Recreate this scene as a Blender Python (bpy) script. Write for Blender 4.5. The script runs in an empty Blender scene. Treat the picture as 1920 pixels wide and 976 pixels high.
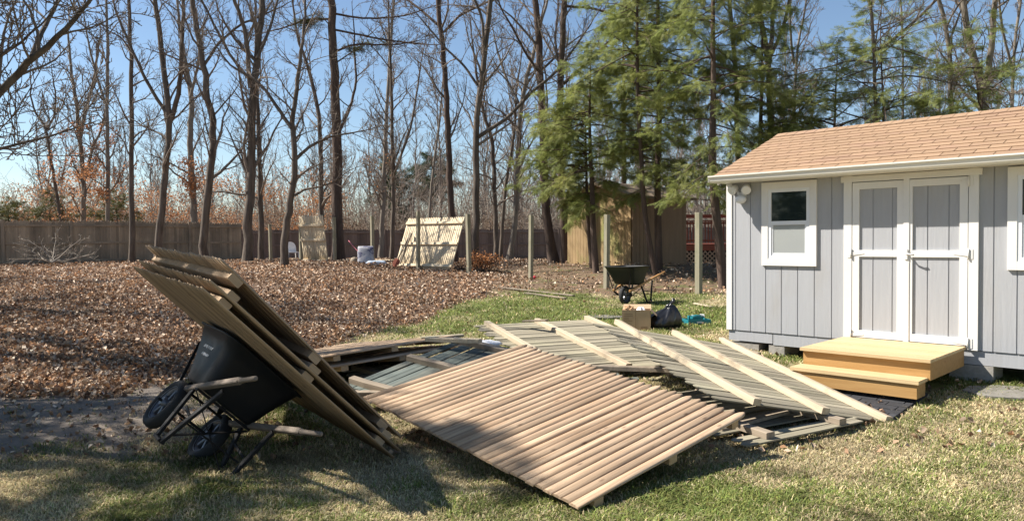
import bpy, bmesh, math, random
import numpy as np
from mathutils import Vector, Matrix

# ------------------------------------------------------------------ camera, sky, sun, exposure
SC = bpy.context.scene
COL = SC.collection
EYE = 1.6
F, PITCH, ROLL = 1400.0, math.radians(1.49), math.radians(-0.455)
cp, sp = math.cos(PITCH), math.sin(PITCH)
_r0, _u0, _f0 = Vector((1, 0, 0)), Vector((0, sp, cp)), Vector((0, cp, -sp))
_r = _r0 * math.cos(ROLL) + _u0 * math.sin(ROLL)
_u = _u0 * math.cos(ROLL) - _r0 * math.sin(ROLL)
cam = bpy.data.cameras.new('Camera')
cam.sensor_width = 36
cam.lens = 36 * F / 1920
cam.clip_end = 1500
cam.clip_start = 0.05
cam_o = bpy.data.objects.new('Camera', cam)
COL.objects.link(cam_o)
cam_o.matrix_world = Matrix(((_r.x, _u.x, -_f0.x, 0), (_r.y, _u.y, -_f0.y, 0), (_r.z, _u.z, -_f0.z, EYE), (0, 0, 0, 1)))
SC.camera = cam_o

SUN = Vector((-0.69, 0.124, 0.713)).normalized()
world = bpy.data.worlds.new('World')
SC.world = world
world.use_nodes = True
wn = world.node_tree.nodes
bg = wn['Background']
sky = wn.new('ShaderNodeTexSky')
sky.sky_type = 'NISHITA'
sky.sun_disc = False
sky.sun_elevation = math.asin(SUN.z)
sky.sun_rotation = math.atan2(SUN.x, SUN.y)
sky.air_density = 1.0
sky.dust_density = 0.1
sky.ozone_density = 2.2
world.node_tree.links.new(sky.outputs[0], bg.inputs[0])
bg.inputs[1].default_value = 0.068
sl = bpy.data.lights.new('Sun', 'SUN')
sl.energy = 5.0
sl.angle = math.radians(0.53)
sl.color = (1.0, 0.94, 0.845)
so = bpy.data.objects.new('Sun', sl)
COL.objects.link(so)
so.rotation_euler = SUN.to_track_quat('Z', 'Y').to_euler()
so.location = (-20, 4, 25)
SC.view_settings.view_transform = 'Standard'
SC.view_settings.look = 'None'
SC.view_settings.exposure = 1.06
SC.view_settings.gamma = 1
SC.view_settings.use_curve_mapping = False
SC.render.engine = 'CYCLES'
SC.cycles.max_bounces = 6
SC.cycles.diffuse_bounces = 3
SC.cycles.transparent_max_bounces = 8
SC.cycles.use_denoising = True

RNG = np.random.default_rng(7)
random.seed(7)

# ------------------------------------------------------------------ photo geometry helpers: a point seen at pixel (x, y) of the 1920x976 photo
def ray(x, y):
    du, dv = x - 960, y - 488
    u = du * math.cos(ROLL) + dv * math.sin(ROLL)
    v = -du * math.sin(ROLL) + dv * math.cos(ROLL)
    X, Z = u / F, -v / F
    return np.array([X, cp + Z * sp, -sp + Z * cp])

def depth(x, y, Y):
    d = ray(x, y)
    return d * (Y / d[1]) + np.array([0, 0, EYE])

CTRL = np.array([
    (-6, 2, 0), (0, 1, 0), (6, 2, .02), (.4, 4.3, -.02), (-2.3, 5.7, -.02), (3, 5, 0), (2.4, 6.0, -.02), (2.8, 7.4, .07), (3.3, 7.7, .08), (2.5, 7.9, .1), (3.7, 7.2, .08), (3.9, 5.6, .02), (6, 5, .08), (2.87, 9.57, .26), (3.5, 8.8, .14), (5.25, 7.2, .1), 
    (4.8, 7.6, .17), (3.35, 6.3, -.01), (4.1, 7.0, .1), (1, 8, .08), (-1.5, 7.5, .03), (-5, 7, .08), (2.5, 16.3, .2), (2.2, 12, .15),
    (4.4, 17.5, .31), (2.44, 19.3, .34), (.75, 20.8, .47), (-1.2, 22.4, .54), (-3.0, 24.1, .69), (-4.8, 25.8, .86),
    (-6.5, 27.4, .8), (-8.2, 29.1, .82), (-10, 30.5, .8), (-15.8, 31, .78), (-19.9, 29, .75), (-13, 35, .74), (-28, 22, .6),
    (-16, 44, .55), (2.5, 44, .5), (-5, 44, .5), (-1.3, 28, .72), (-6, 33, .72), (3.86, 24, .79), (2.2, 27, .8), (6, 26, .75), (9, 30, .6), (14, 22, .5),
    (-2, 13, .16), (-1.2, 17, .30), (-4.5, 17.5, .66), (-5.5, 15, .5), (-3.2, 20, .68), (-7.5, 17.5, .68), (-8, 14, .36), (-12, 20, .55), (-10, 10, .2), (-20, 18, .45), (8, 12, .3), (10, 7, .2), (0, 65, .5),
    (-45, 60, .5), (45, 60, .6), (30, 30, .5), (0, 110, .8), (-80, 90, .6), (80, 90, .6), (0, -20, 0), (-30, 0, .1), (30, 0, .1), (1.5, 25, .72)], float)

def gz(x, y):
    x = np.asarray(x, float); y = np.asarray(y, float)
    num = np.zeros_like(x); den = np.zeros_like(x)
    for cx, cy, cz in CTRL:
        w = 1.0 / ((x - cx) ** 2 + (y - cy) ** 2 + .6) ** 1.6
        num += w * cz; den += w
    return num / den

def gz1(x, y):
    return float(gz(np.array([x]), np.array([y]))[0])

def vnoise(x, y, seed=0):
    """cheap smooth value noise, about -1..1"""
    r = np.random.default_rng(seed)
    t = r.uniform(-1, 1, (64, 64))
    xi = np.floor(x).astype(int); yi = np.floor(y).astype(int)
    fx = x - xi; fy = y - yi
    fx = fx * fx * (3 - 2 * fx); fy = fy * fy * (3 - 2 * fy)
    g = lambda a, b: t[a % 64, b % 64]
    return (g(xi, yi) * (1 - fx) + g(xi + 1, yi) * fx) * (1 - fy) + (g(xi, yi + 1) * (1 - fx) + g(xi + 1, yi + 1) * fx) * fy

# ------------------------------------------------------------------ materials
def mat(name, c1, c2=None, scale=(8, 8, 8), rough=.8, bump=0., isl=0., spec=.3, c3=None, scale3=(2, 2, 2), thr3=(.5, .65),
        detail=6, metallic=0., trans=0., coat=0., attr=None, bdist=.01, contrast=(.3, .7), knots=None):
    m = bpy.data.materials.new(name)
    m.use_nodes = True
    nt = m.node_tree; N = nt.nodes; Lk = nt.links.new
    b = N['Principled BSDF']
    b.inputs['Roughness'].default_value = rough
    b.inputs['Specular IOR Level'].default_value = spec
    b.inputs['Metallic'].default_value = metallic
    b.inputs['Coat Weight'].default_value = coat
    tc = N.new('ShaderNodeTexCoord')
    def noise(sc, det):
        mp = N.new('ShaderNodeMapping'); mp.inputs['Scale'].default_value = sc
        Lk(tc.outputs['Object'], mp.inputs['Vector'])
        n = N.new('ShaderNodeTexNoise'); n.inputs['Scale'].default_value = 1
        n.inputs['Detail'].default_value = det; n.inputs['Roughness'].default_value = .62
        Lk(mp.outputs[0], n.inputs['Vector'])
        return n
    def mix(a, bb, fac, blend='MIX'):
        x = N.new('ShaderNodeMix'); x.data_type = 'RGBA'; x.blend_type = blend
        for v, i in ((fac, 0), (a, 6), (bb, 7)):
            if hasattr(v, 'is_linked') or hasattr(v, 'links'):
                Lk(v, x.inputs[i])
            else:
                x.inputs[i].default_value = v if i == 0 else (*v, 1)
        return x.outputs[2]
    def ramp(v, lo, hi):
        r = N.new('ShaderNodeMapRange'); r.inputs[1].default_value = lo; r.inputs[2].default_value = hi
        Lk(v, r.inputs[0]); return r.outputs[0]
    n1 = noise(scale, detail)
    if attr:
        a = N.new('ShaderNodeAttribute'); a.attribute_name = attr
        col = a.outputs['Color']
    elif c2 is not None:
        col = mix(c1, c2, ramp(n1.outputs[0], *contrast))
    else:
        rgb = N.new('ShaderNodeRGB'); rgb.outputs[0].default_value = (*c1, 1); col = rgb.outputs[0]
    if c3 is not None:
        n3 = noise(scale3, 4)
        col = mix(col, c3, ramp(n3.outputs[0], *thr3))
    if knots:
        mp = N.new('ShaderNodeMapping'); mp.inputs['Scale'].default_value = knots[0]
        Lk(tc.outputs['Object'], mp.inputs['Vector'])
        v = N.new('ShaderNodeTexVoronoi'); v.inputs['Scale'].default_value = 1
        Lk(mp.outputs[0], v.inputs['Vector'])
        col = mix(col, knots[1], ramp(v.outputs['Distance'], knots[2], 0.0))
    if isl:
        g = N.new('ShaderNodeNewGeometry')
        r = N.new('ShaderNodeMapRange'); r.inputs[3].default_value = 1 - isl; r.inputs[4].default_value = 1 + isl * .8
        Lk(g.outputs['Random Per Island'], r.inputs[0])
        mul = N.new('ShaderNodeVectorMath'); mul.operation = 'SCALE'
        Lk(col, mul.inputs[0]); Lk(r.outputs[0], mul.inputs['Scale'])
        col = mul.outputs[0]
    Lk(col, b.inputs['Base Color'])
    if bump:
        bp = N.new('ShaderNodeBump'); bp.inputs['Strength'].default_value = bump; bp.inputs['Distance'].default_value = bdist
        Lk(n1.outputs[0], bp.inputs['Height']); Lk(bp.outputs[0], b.inputs['Normal'])
    if trans:
        t = N.new('ShaderNodeBsdfTranslucent'); Lk(col, t.inputs[0])
        ms = N.new('ShaderNodeMixShader'); ms.inputs[0].default_value = trans
        Lk(b.outputs[0], ms.inputs[1]); Lk(t.outputs[0], ms.inputs[2])
        Lk(ms.outputs[0], N['Material Output'].inputs[0])
    return m

GR = (30, 1.6, 30)      # grain along local Y
MATS = dict(
    new_wood=mat('new_cedar', (.46, .335, .225), (.30, .205, .13), (46, 1.5, 46), .85, .5, .26, c3=(.33, .215, .13), scale3=(7, 1.3, 7), thr3=(.5, .74), knots=((13, 4.6, .01), (.13, .075, .045), .17), contrast=(.36, .64)),
    tan_wood=mat('fresh_pine', (.66, .55, .39), (.58, .46, .30), (30, 1.6, 30), .75, .15, .12),
    rail_new=mat('rail_new', (.50, .35, .2), (.38, .25, .14), (1.6, 30, 30), .8, .15, .2),
    lean_wood=mat('leaning_cedar', (.43, .31, .20), (.29, .205, .13), GR, .85, .3, .22, knots=((13, 4.6, .01), (.13, .075, .045), .15)),
    old_wood=mat('weathered_wood', (.36, .32, .235), (.19, .165, .12), (40, 1.3, 40), .9, .5, .42, c3=(.29, .265, .18), scale3=(2, 1, 2), thr3=(.45, .7)),
    old_green=mat('weathered_green_wood', (.15, .17, .15), (.085, .1, .09), (34, 1.4, 34), .9, .4, .25, c3=(.2, .19, .15), scale3=(3, 1, 3), thr3=(.5, .7)),
    rail_old=mat('rail_old', (.53, .455, .33), (.38, .30, .21), (1.4, 24, 24), .9, .4, .15, c3=(.22, .15, .1), scale3=(3, 8, 8), thr3=(.6, .8)),
    rail_grey=mat('rail_grey', (.33, .27, .2), (.2, .16, .12), (1.4, 24, 24), .9, .4, .15),
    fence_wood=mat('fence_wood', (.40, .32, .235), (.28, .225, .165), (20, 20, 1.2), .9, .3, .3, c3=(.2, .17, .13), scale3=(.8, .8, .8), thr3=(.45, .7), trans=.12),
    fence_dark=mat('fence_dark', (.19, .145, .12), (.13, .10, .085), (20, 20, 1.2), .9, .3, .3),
    post=mat('post_wood', (.34, .31, .22), (.24, .21, .15), (14, 14, 1.0), .85, .3, .1, c3=(.2, .2, .12), scale3=(6, 6, 2), thr3=(.5, .7)),
    siding=mat('grey_siding', (.362, .368, .385), (.342, .348, .365), (34, 34, 2.4),   .6, .25, .0, spec=.35, bdist=.012, c3=(.335, .33, .33), scale3=(3, 3, .8), thr3=(.55, .75)),
    white=mat('white_paint', (.70, .69, .665), (.655, .64, .615), (6, 6, 2), .5, .05, spec=.4, detail=3),
    vinyl=mat('white_vinyl', (.70, .71, .73), rough=.35, spec=.5),
    gutter=mat('cream_gutter', (.74, .72, .66), (.70, .68, .61), (1.5, 4, 4), .4, .0, spec=.5),
    shingle=mat('tan_shingle', (.35, .232, .145), (.28, .18, .112), (90, 90, 90), .95, .4, .09, c3=(.29, .18, .125), scale3=(1.2, 3, 6), thr3=(.52, .8)),
    shingle_gap=mat('shingle_gap', (.2, .125, .09), rough=1),
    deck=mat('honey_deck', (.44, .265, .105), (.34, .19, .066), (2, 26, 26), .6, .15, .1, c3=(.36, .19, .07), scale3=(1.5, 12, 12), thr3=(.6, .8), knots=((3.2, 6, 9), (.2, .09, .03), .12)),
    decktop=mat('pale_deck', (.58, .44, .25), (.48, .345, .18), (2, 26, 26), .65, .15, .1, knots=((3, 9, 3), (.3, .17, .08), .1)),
    rubber=mat('black_rubber_paver', (.035, .036, .04), (.05, .05, .055), (20, 20, 20), .8, .3, .25),
    block=mat('concrete_block', (.34, .32, .29), (.24, .225, .2), (22, 22, 22), .95, .5, .15),
    stone=mat('flagstone', (.22, .205, .18), (.15, .14, .12), (9, 9, 9), .95, .4),
    black_poly=mat('black_poly', (.011, .012, .014), (.015, .016, .019), (4, 4, 4), .5, .08, spec=.25, c3=(.032, .027, .023), scale3=(3, 3, 3), thr3=(.62, .8)),
    black_steel=mat('black_steel', (.011, .011, .012), (.02, .018, .017), (20, 20, 20), .7, .1, spec=.2),
    tyre=mat('tyre_rubber', (.022, .022, .024), (.035, .034, .033), (24, 24, 24), .75, .2),
    rim=mat('grey_rim', (.10, .105, .12), (.16, .16, .17), (12, 12, 12), .4, metallic=.5),
    handle=mat('handle_grey', (.22, .18, .145), (.14, .11, .085), (26, 1.5, 26), .8, .2),
    handle_orange=mat('handle_orange', (.50, .27, .11), (.40, .2, .08), (26, 1.5, 26), .6, .1),
    logo=mat('pale_print', (.55, .56, .58), rough=.6),
    card=mat('cardboard', (.46, .32, .2), (.42, .29, .18), (10, 10, 10), .9, .05),
    print=mat('cardboard_print', (.22, .14, .08), rough=.9),
    paper=mat('kraft_paper', (.55, .37, .22), (.45, .28, .15), (12, 12, 12), .9, .2),
    bagblack=mat('black_plastic', (.012, .012, .014), rough=.28, spec=.6),
    bagwhite=mat('white_plastic', (.75, .75, .76), rough=.4),
    teal=mat('teal_plastic', (.01, .14, .17), (.012, .17, .2), (6, 6, 6), .45, spec=.5),
    tealdark=mat('teal_dark', (.006, .05, .06), rough=.5),
    cement=mat('cement_bag', (.34, .34, .37), (.25, .25, .28), (14, 14, 14), .7, .3, c3=(.1, .1, .16), scale3=(5, 5, 5), thr3=(.56, .6)),
    cement2=mat('cement_bag_blue', (.5, .55, .62), (.2, .26, .34), (10, 10, 10), .7, .3),
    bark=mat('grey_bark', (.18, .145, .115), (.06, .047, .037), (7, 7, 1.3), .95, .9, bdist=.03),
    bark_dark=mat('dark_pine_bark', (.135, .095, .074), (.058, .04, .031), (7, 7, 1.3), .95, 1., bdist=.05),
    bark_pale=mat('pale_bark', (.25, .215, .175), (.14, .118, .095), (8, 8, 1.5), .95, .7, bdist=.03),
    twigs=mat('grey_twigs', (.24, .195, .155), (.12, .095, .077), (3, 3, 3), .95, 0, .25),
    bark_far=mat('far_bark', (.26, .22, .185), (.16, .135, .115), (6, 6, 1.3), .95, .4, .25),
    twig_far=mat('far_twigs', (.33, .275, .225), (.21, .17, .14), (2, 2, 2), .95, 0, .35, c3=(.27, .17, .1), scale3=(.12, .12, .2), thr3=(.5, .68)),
    deadwood=mat('dead_branch', (.34, .3, .25), (.24, .2, .16), (12, 12, 12), .9, .3),
    rusty=mat('rusty_leaves', (.56, .28, .13), (.42, .19, .085), (5, 5, 5), .8, 0, .35, trans=.35),
    needles=mat('hemlock_needles', (.275, .30, .092), (.17, .21, .062), (.9, .9, .9), .6, 0, .38, spec=.3, c3=(.31, .30, .10), scale3=(.7, .7, .7), thr3=(.5, .72), trans=.5),
    needles_dark=mat('pine_needles', (.06, .085, .03), (.035, .055, .022), (2, 2, 2), .6, 0, .35, trans=.2),
    needles_olive=mat('olive_needles', (.13, .125, .035), (.08, .085, .03), (2, 2, 2), .6, 0, .35, trans=.25),
    litter=mat('leaf_litter', (1, 1, 1), rough=.75, attr='col', isl=.1, spec=.25, trans=.12),
    blades=mat('grass_blades', (1, 1, 1), rough=.8, attr='col', isl=.15, spec=.15, trans=.25),
    brown_siding_lit=mat('brown_siding_lit', (.34, .235, .125), (.27, .185, .09), (6, 6, 1.2), .85, .3, .1, c3=(.24, .25, .08), scale3=(1.2, 1.2, .7), thr3=(.5, .72)),  # tool shed boards, sunlit face: the light is put into the yellower colour
    brown_siding_shaded=mat('brown_boards_shaded', (.29, .19, .115), (.23, .15, .09), (6, 6, 1.2), .85, .3, .1),  # same boards on the faces away from the sun, shade put into the colour
    brown_roof=mat('brown_roof', (.26, .19, .13), (.2, .15, .1), (8, 8, 8), .95, .3),
    redwood=mat('red_deck_stain', (.29, .085, .05), (.22, .065, .04), (6, 6, 6), .8, .2, .15),
    lattice=mat('lattice_wood', (.46, .33, .23), (.36, .25, .17), (8, 8, 8), .85, .2),
    iron=mat('rusty_nail', (.05, .03, .02), rough=.8),
    red=mat('red_plastic', (.5, .03, .05), rough=.5),
    string=mat('pink_string', (.55, .16, .2), rough=.8),
    hinge=mat('hinge_white', (.66, .645, .62), (.4, .3, .24), (30, 30, 30), .5, contrast=(.62, .85)),
    dark=mat('dark_void', (.02, .018, .016), rough=1),
    screen=mat('window_screen', (.30, .315, .31), rough=.35, spec=.5, coat=.4),
)
def glass_mat():
    m = bpy.data.materials.new('window_glass'); m.use_nodes = True
    b = m.node_tree.nodes['Principled BSDF']
    b.inputs['Base Color'].default_value = (.012, .02, .022, 1)
    b.inputs['Roughness'].default_value = .03
    b.inputs['Specular IOR Level'].default_value = .35
    return m
MATS['glass'] = glass_mat()

# ------------------------------------------------------------------ object helpers
def link(name, me, material=None, parent=None):
    o = bpy.data.objects.new(name, me)
    if material is not None and me is not None and len(me.materials) == 0:
        me.materials.append(MATS[material] if isinstance(material, str) else material)
    COL.objects.link(o)
    if parent is not None:
        o.parent = parent
    return o

def tag(o, label=None, cat=None, group=None, kind=None):
    if label: o['label'] = label
    if cat: o['category'] = cat
    if group: o['group'] = group
    if kind: o['kind'] = kind
    return o

def frame(origin, X, Y, Z):
    return Matrix(((X[0], Y[0], Z[0], origin[0]), (X[1], Y[1], Z[1], origin[1]), (X[2], Y[2], Z[2], origin[2]), (0, 0, 0, 1)))

def thing(name, label, cat, M=None, group=None):
    o = bpy.data.objects.new(name, None)
    COL.objects.link(o)
    o.empty_display_size = .2
    if M is not None:
        o.matrix_world = M
    return tag(o, label, cat, group)

def at(x, y, z=None, rz=0.):
    if z is None: z = gz1(x, y)
    return Matrix.Translation((x, y, z)) @ Matrix.Rotation(rz, 4, 'Z')

def copy_tree(o, parent=None):
    c = o.copy(); COL.objects.link(c)
    if parent is not None: c.parent = parent
    for ch in list(o.children): copy_tree(ch, c)
    return c

class MB:
    """collects shapes for ONE mesh"""
    def __init__(s): s.v = []; s.f = []; s.n = 0; s.sm = []
    def add(s, V, Fs, smooth=False):
        V = np.asarray(V, float).reshape(-1, 3)
        s.v.append(V)
        s.f += [tuple(i + s.n for i in f) for f in Fs]
        s.sm += [smooth] * len(Fs)
        s.n += len(V); return s
    def box(s, x0, x1, y0, y1, z0, z1, M=None):
        V = np.array([(x, y, z) for z in (z0, z1) for y in (y0, y1) for x in (x0, x1)], float)
        if M is not None: V = np.array([tuple(M @ Vector(p)) for p in V])
        return s.add(V, [(0, 2, 3, 1), (4, 5, 7, 6), (0, 1, 5, 4), (2, 6, 7, 3), (0, 4, 6, 2), (1, 3, 7, 5)])
    def bar(s, p, q, w, h, up=(0, 0, 1), bev=0.):
        p = np.array(p, float); q = np.array(q, float); d = q - p; L = np.linalg.norm(d); d /= L
        up = np.array(up, float); a = np.cross(d, up); na = np.linalg.norm(a)
        if na < 1e-4: a = np.cross(d, (1, 0, 0)); na = np.linalg.norm(a)
        a /= na; b = np.cross(a, d)
        c = min(w, h) * .12 if bev == 0. else bev
        pr = [(-w/2+c, -h/2), (w/2-c, -h/2), (w/2, -h/2+c), (w/2, h/2-c), (w/2-c, h/2), (-w/2+c, h/2), (-w/2, h/2-c), (-w/2, -h/2+c)]
        V = [p + a * x + b * y for x, y in pr] + [q + a * x + b * y for x, y in pr]
        n = 8
        Fs = [(i, (i + 1) % n, n + (i + 1) % n, n + i) for i in range(n)]
        Fs = [tuple(reversed(f)) for f in Fs]
        return s.add(V, Fs + [tuple(range(n)), tuple(reversed(range(n, 2 * n)))])
    def tube(s, pts, rad, sides=8, cap=True):
        pts = np.asarray(pts, float); n = len(pts)
        rad = np.full(n, rad) if np.isscalar(rad) else np.asarray(rad, float)
        T = np.gradient(pts, axis=0); T /= np.linalg.norm(T, axis=1)[:, None] + 1e-12
        ref = np.array([0, 0, 1.]) if abs(T[0][2]) < .9 else np.array([1., 0, 0])
        V = []
        for i in range(n):
            a = np.cross(T[i], ref); a /= np.linalg.norm(a) + 1e-12; b = np.cross(T[i], a)
            for k in range(sides):
                t = 2 * math.pi * k / sides
                V.append(pts[i] + rad[i] * (math.cos(t) * a + math.sin(t) * b))
        Fs = [(i * sides + k, i * sides + (k + 1) % sides, (i + 1) * sides + (k + 1) % sides, (i + 1) * sides + k) for i in range(n - 1) for k in range(sides)]
        s.add(V, Fs, True)
        if cap:
            o = s.n - len(V)
            s.f += [tuple(o + k for k in reversed(range(sides))), tuple(o + (n - 1) * sides + k for k in range(sides))]
            s.sm += [False, False]
        return s
    def rings(s, rings, close=True, cap0=True, cap1=True, smooth=True):
        n = len(rings[0]); V = np.concatenate([np.asarray(r, float) for r in rings])
        Fs = [(i * n + k, i * n + (k + 1) % n, (i + 1) * n + (k + 1) % n, (i + 1) * n + k) for i in range(len(rings) - 1) for k in range(n)]
        s.add(V, Fs, smooth); o = s.n - len(V)
        if cap0: s.f.append(tuple(o + k for k in reversed(range(n)))); s.sm.append(False)
        if cap1: s.f.append(tuple(o + (len(rings) - 1) * n + k for k in range(n))); s.sm.append(False)
        return s
    def mesh(s, name):
        me = bpy.data.meshes.new(name)
        V = np.concatenate(s.v) if s.v else np.zeros((0, 3))
        me.from_pydata(V.tolist(), [], s.f)
        me.polygons.foreach_set('use_smooth', np.array(s.sm, bool))
        me.update()
        return me
    def build(s, name, material, parent=None):
        return link(name, s.mesh(name), material, parent)

def np_mesh(name, V, faces, cols=None, smooth=False):
    """V (n,3); faces (m,k) int array; cols (n,3)"""
    me = bpy.data.meshes.new(name)
    V = np.asarray(V, np.float32); faces = np.asarray(faces, np.int32)
    m, k = faces.shape
    me.vertices.add(len(V)); me.vertices.foreach_set('co', V.ravel())
    me.loops.add(m * k); me.loops.foreach_set('vertex_index', faces.ravel())
    me.polygons.add(m)
    me.polygons.foreach_set('loop_start', np.arange(0, m * k, k, dtype=np.int32))
    try: me.polygons.foreach_set('loop_total', np.full(m, k, np.int32))
    except Exception: pass
    if smooth: me.polygons.foreach_set('use_smooth', np.ones(m, bool))
    me.update(calc_edges=True)
    if cols is not None:
        a = me.color_attributes.new('col', 'FLOAT_COLOR', 'POINT')
        a.data.foreach_set('color', np.concatenate([cols, np.ones((len(cols), 1))], 1).astype(np.float32).ravel())
    return me

# ------------------------------------------------------------------ ground
def leaf_front(x):
    return np.interp(x, [-60, -8, -4.96, -4.1, -3.6, -2.6, -2.35, -1.75, -1.2, -.5, .5, 2.6, 4.75, 9, 12], [5.0, 6.2, 7.0, 7.5, 8.3, 9.0, 10.7, 12.3, 14.5, 17.3, 17.9, 17.6, 17.2, 14.5, 13.5])

def masks(x, y):
    e = vnoise(x * 1.7, y * 1.7, 1) * .45 + vnoise(x * 5, y * 5, 2) * .22
    leaf = np.clip((y - leaf_front(x) + e * 1.3) / 1.1, 0, 1)
    duff = leaf * np.clip((x - (.02 * (y - 17)) + 1.2 + e) / 1.6, 0, 1)                    # brown earth under the evergreens instead of deep leaves
    dirt = np.clip((x + 2.3 + (y - 6.6) * .35 + e * 1.1) / -.9, 0, 1) * np.clip((y - 4.95 - .3 * (x + 4) + e * .8) / .6, 0, 1)
    return leaf, duff, dirt

def green_at(x, y):
    g = .36 + .55 * vnoise(x * .9 + 3, y * .9, 3) + .4 * vnoise(x * 3.1, y * 3.1, 4) + .2 * vnoise(x * 8, y * 8, 5)
    g -= .1 * np.clip((8 - y) / 4, 0, 1); g += np.clip((y - 8.5) / 3.5, 0, 1) * .5
    dx, dy = x - 4.4, y - 7.0
    g += .45 * np.exp(-((x - 4.6) ** 2 + (y - 7.3) ** 2) / 1.2) + .3 * np.exp(-((x - 2.3) ** 2 + (y - 8.7) ** 2) / 1.2)
    return np.clip(g, 0, 1)

def build_ground():
    n = 330
    t = np.linspace(-4.62, 4.62, n)
    gx = 2.6 * np.sinh(t); gy = 2.6 * np.sinh(t) + 7.5
    X, Y = np.meshgrid(gx, gy); x = X.ravel(); y = Y.ravel()
    z = gz(x, y)
    near = np.clip(1.5 - np.hypot(x, y - 8) / 30, 0, 1)
    z += near * (.018 * vnoise(x * 1.3, y * 1.3, 8) + .012 * vnoise(x * 4, y * 4, 9))
    leaf, duff, dirt = masks(x, y)
    z += leaf * (1 - duff) * near * (.05 * vnoise(x * .7, y * .7, 10) + .03 * vnoise(x * 2.4, y * 2.4, 12))
    far = np.clip((np.hypot(x, y) - 45) / 20, 0, 1)
    cols = np.stack([np.maximum(leaf, far), np.maximum(duff, far), dirt], 1)
    q = np.arange(n * n).reshape(n, n)
    faces = np.stack([q[:-1, :-1], q[:-1, 1:], q[1:, 1:], q[1:, :-1]], -1).reshape(-1, 4)
    me = np_mesh('ground', np.stack([x, y, z], 1), faces, cols, True)
    a = me.color_attributes.new('gr', 'FLOAT_COLOR', 'POINT')
    g = green_at(x, y)
    a.data.foreach_set('color', np.stack([g, g, g, np.ones_like(g)], 1).astype(np.float32).ravel())
    m = bpy.data.materials.new('ground_soil'); m.use_nodes = True
    nt = m.node_tree; N = nt.nodes; L = nt.links.new
    b = N['Principled BSDF']; b.inputs['Roughness'].default_value = .95; b.inputs['Specular IOR Level'].default_value = .1
    tc = N.new('ShaderNodeTexCoord')
    def noise(s, d=8):
        k = N.new('ShaderNodeTexNoise'); k.inputs['Scale'].default_value = s; k.inputs['Detail'].default_value = d; k.inputs['Roughness'].default_value = .7
        L(tc.outputs['Object'], k.inputs['Vector']); return k.outputs[0]
    def mr(v, lo, hi):
        r = N.new('ShaderNodeMapRange'); r.inputs[1].default_value = lo; r.inputs[2].default_value = hi; L(v, r.inputs[0]); return r.outputs[0]
    def mix(f, a_, b_):
        k = N.new('ShaderNodeMix'); k.data_type = 'RGBA'; L(f, k.inputs[0])
        for v, i in ((a_, 6), (b_, 7)):
            if isinstance(v, tuple): k.inputs[i].default_value = (*v, 1)
            else: L(v, k.inputs[i])
        return k.outputs[2]
    at_ = N.new('ShaderNodeAttribute'); at_.attribute_name = 'col'
    sep = N.new('ShaderNodeSeparateColor'); L(at_.outputs['Color'], sep.inputs[0])
    ag = N.new('ShaderNodeAttribute'); ag.attribute_name = 'gr'
    fine = noise(55); mid = noise(9); big = noise(1.6)
    gsum = N.new('ShaderNodeMath'); gsum.operation = 'MULTIPLY_ADD'; gsum.inputs[1].default_value = 1.0
    L(ag.outputs['Fac'], gsum.inputs[0])
    off = N.new('ShaderNodeMath'); off.operation = 'SUBTRACT'; off.inputs[1].default_value = .5; L(fine, off.inputs[0]); L(off.outputs[0], gsum.inputs[2])
    grass = mix(mr(gsum.outputs[0], .25, .85), (.34, .28, .17), (.14, .165, .055))
    grass = mix(mr(mid, .42, .28), grass, (.13, .105, .06))
    leafc = mix(mr(fine, .38, .62), (.085, .055, .04), (.30, .205, .145))
    duffc = mix(mr(mid, .35, .65), (.11, .075, .05), (.24, .17, .115))
    duffc = mix(mr(big, .52, .62), duffc, (.12, .125, .05))
    dirtc = mix(mr(mid, .3, .7), (.19, .16, .135), (.31, .265, .22))
    c = mix(sep.outputs[2], grass, dirtc)
    c = mix(sep.outputs[0], c, leafc)
    c = mix(sep.outputs[1], c, duffc)
    L(c, b.inputs['Base Color'])
    bp = N.new('ShaderNodeBump'); bp.inputs['Strength'].default_value = .8; bp.inputs['Distance'].default_value = .03
    L(fine, bp.inputs['Height']); L(bp.outputs[0], b.inputs['Normal'])
    o = link('ground', me, m); tag(o, kind='structure')
build_ground()

def frustum_pts(n, y0, y1, p, margin=1.3):
    """points on the ground inside the (widened) view, density falling with distance"""
    u = RNG.random(n)
    if abs(p - 1) < 1e-6: Y = y0 * (y1 / y0) ** u
    else: Y = (y0 ** (1 - p) + u * (y1 ** (1 - p) - y0 ** (1 - p))) ** (1 / (1 - p))
    X = Y * RNG.uniform(-.69 * margin, .69 * margin, n)
    return X, Y

SHED0 = np.array([2.8676, 9.5715, .4374]); SD = np.array([.70711, -.70711, 0]); SN = np.array([-.70711, -.70711, 0])
def in_shed(x, y, pad=0.):
    u = (x - SHED0[0]) * SD[0] + (y - SHED0[1]) * SD[1]; o = (x - SHED0[0]) * SN[0] + (y - SHED0[1]) * SN[1]
    return (u > -.1 - pad) & (o < .0 + pad) & (o > -3.1)

def on_mat(x, y):
    u = (x - SHED0[0]) * SD[0] + (y - SHED0[1]) * SD[1]; o = (x - SHED0[0]) * SN[0] + (y - SHED0[1]) * SN[1]
    return (u > .88) & (u < 2.55) & (o > .3) & (o < 1.97)

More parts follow.
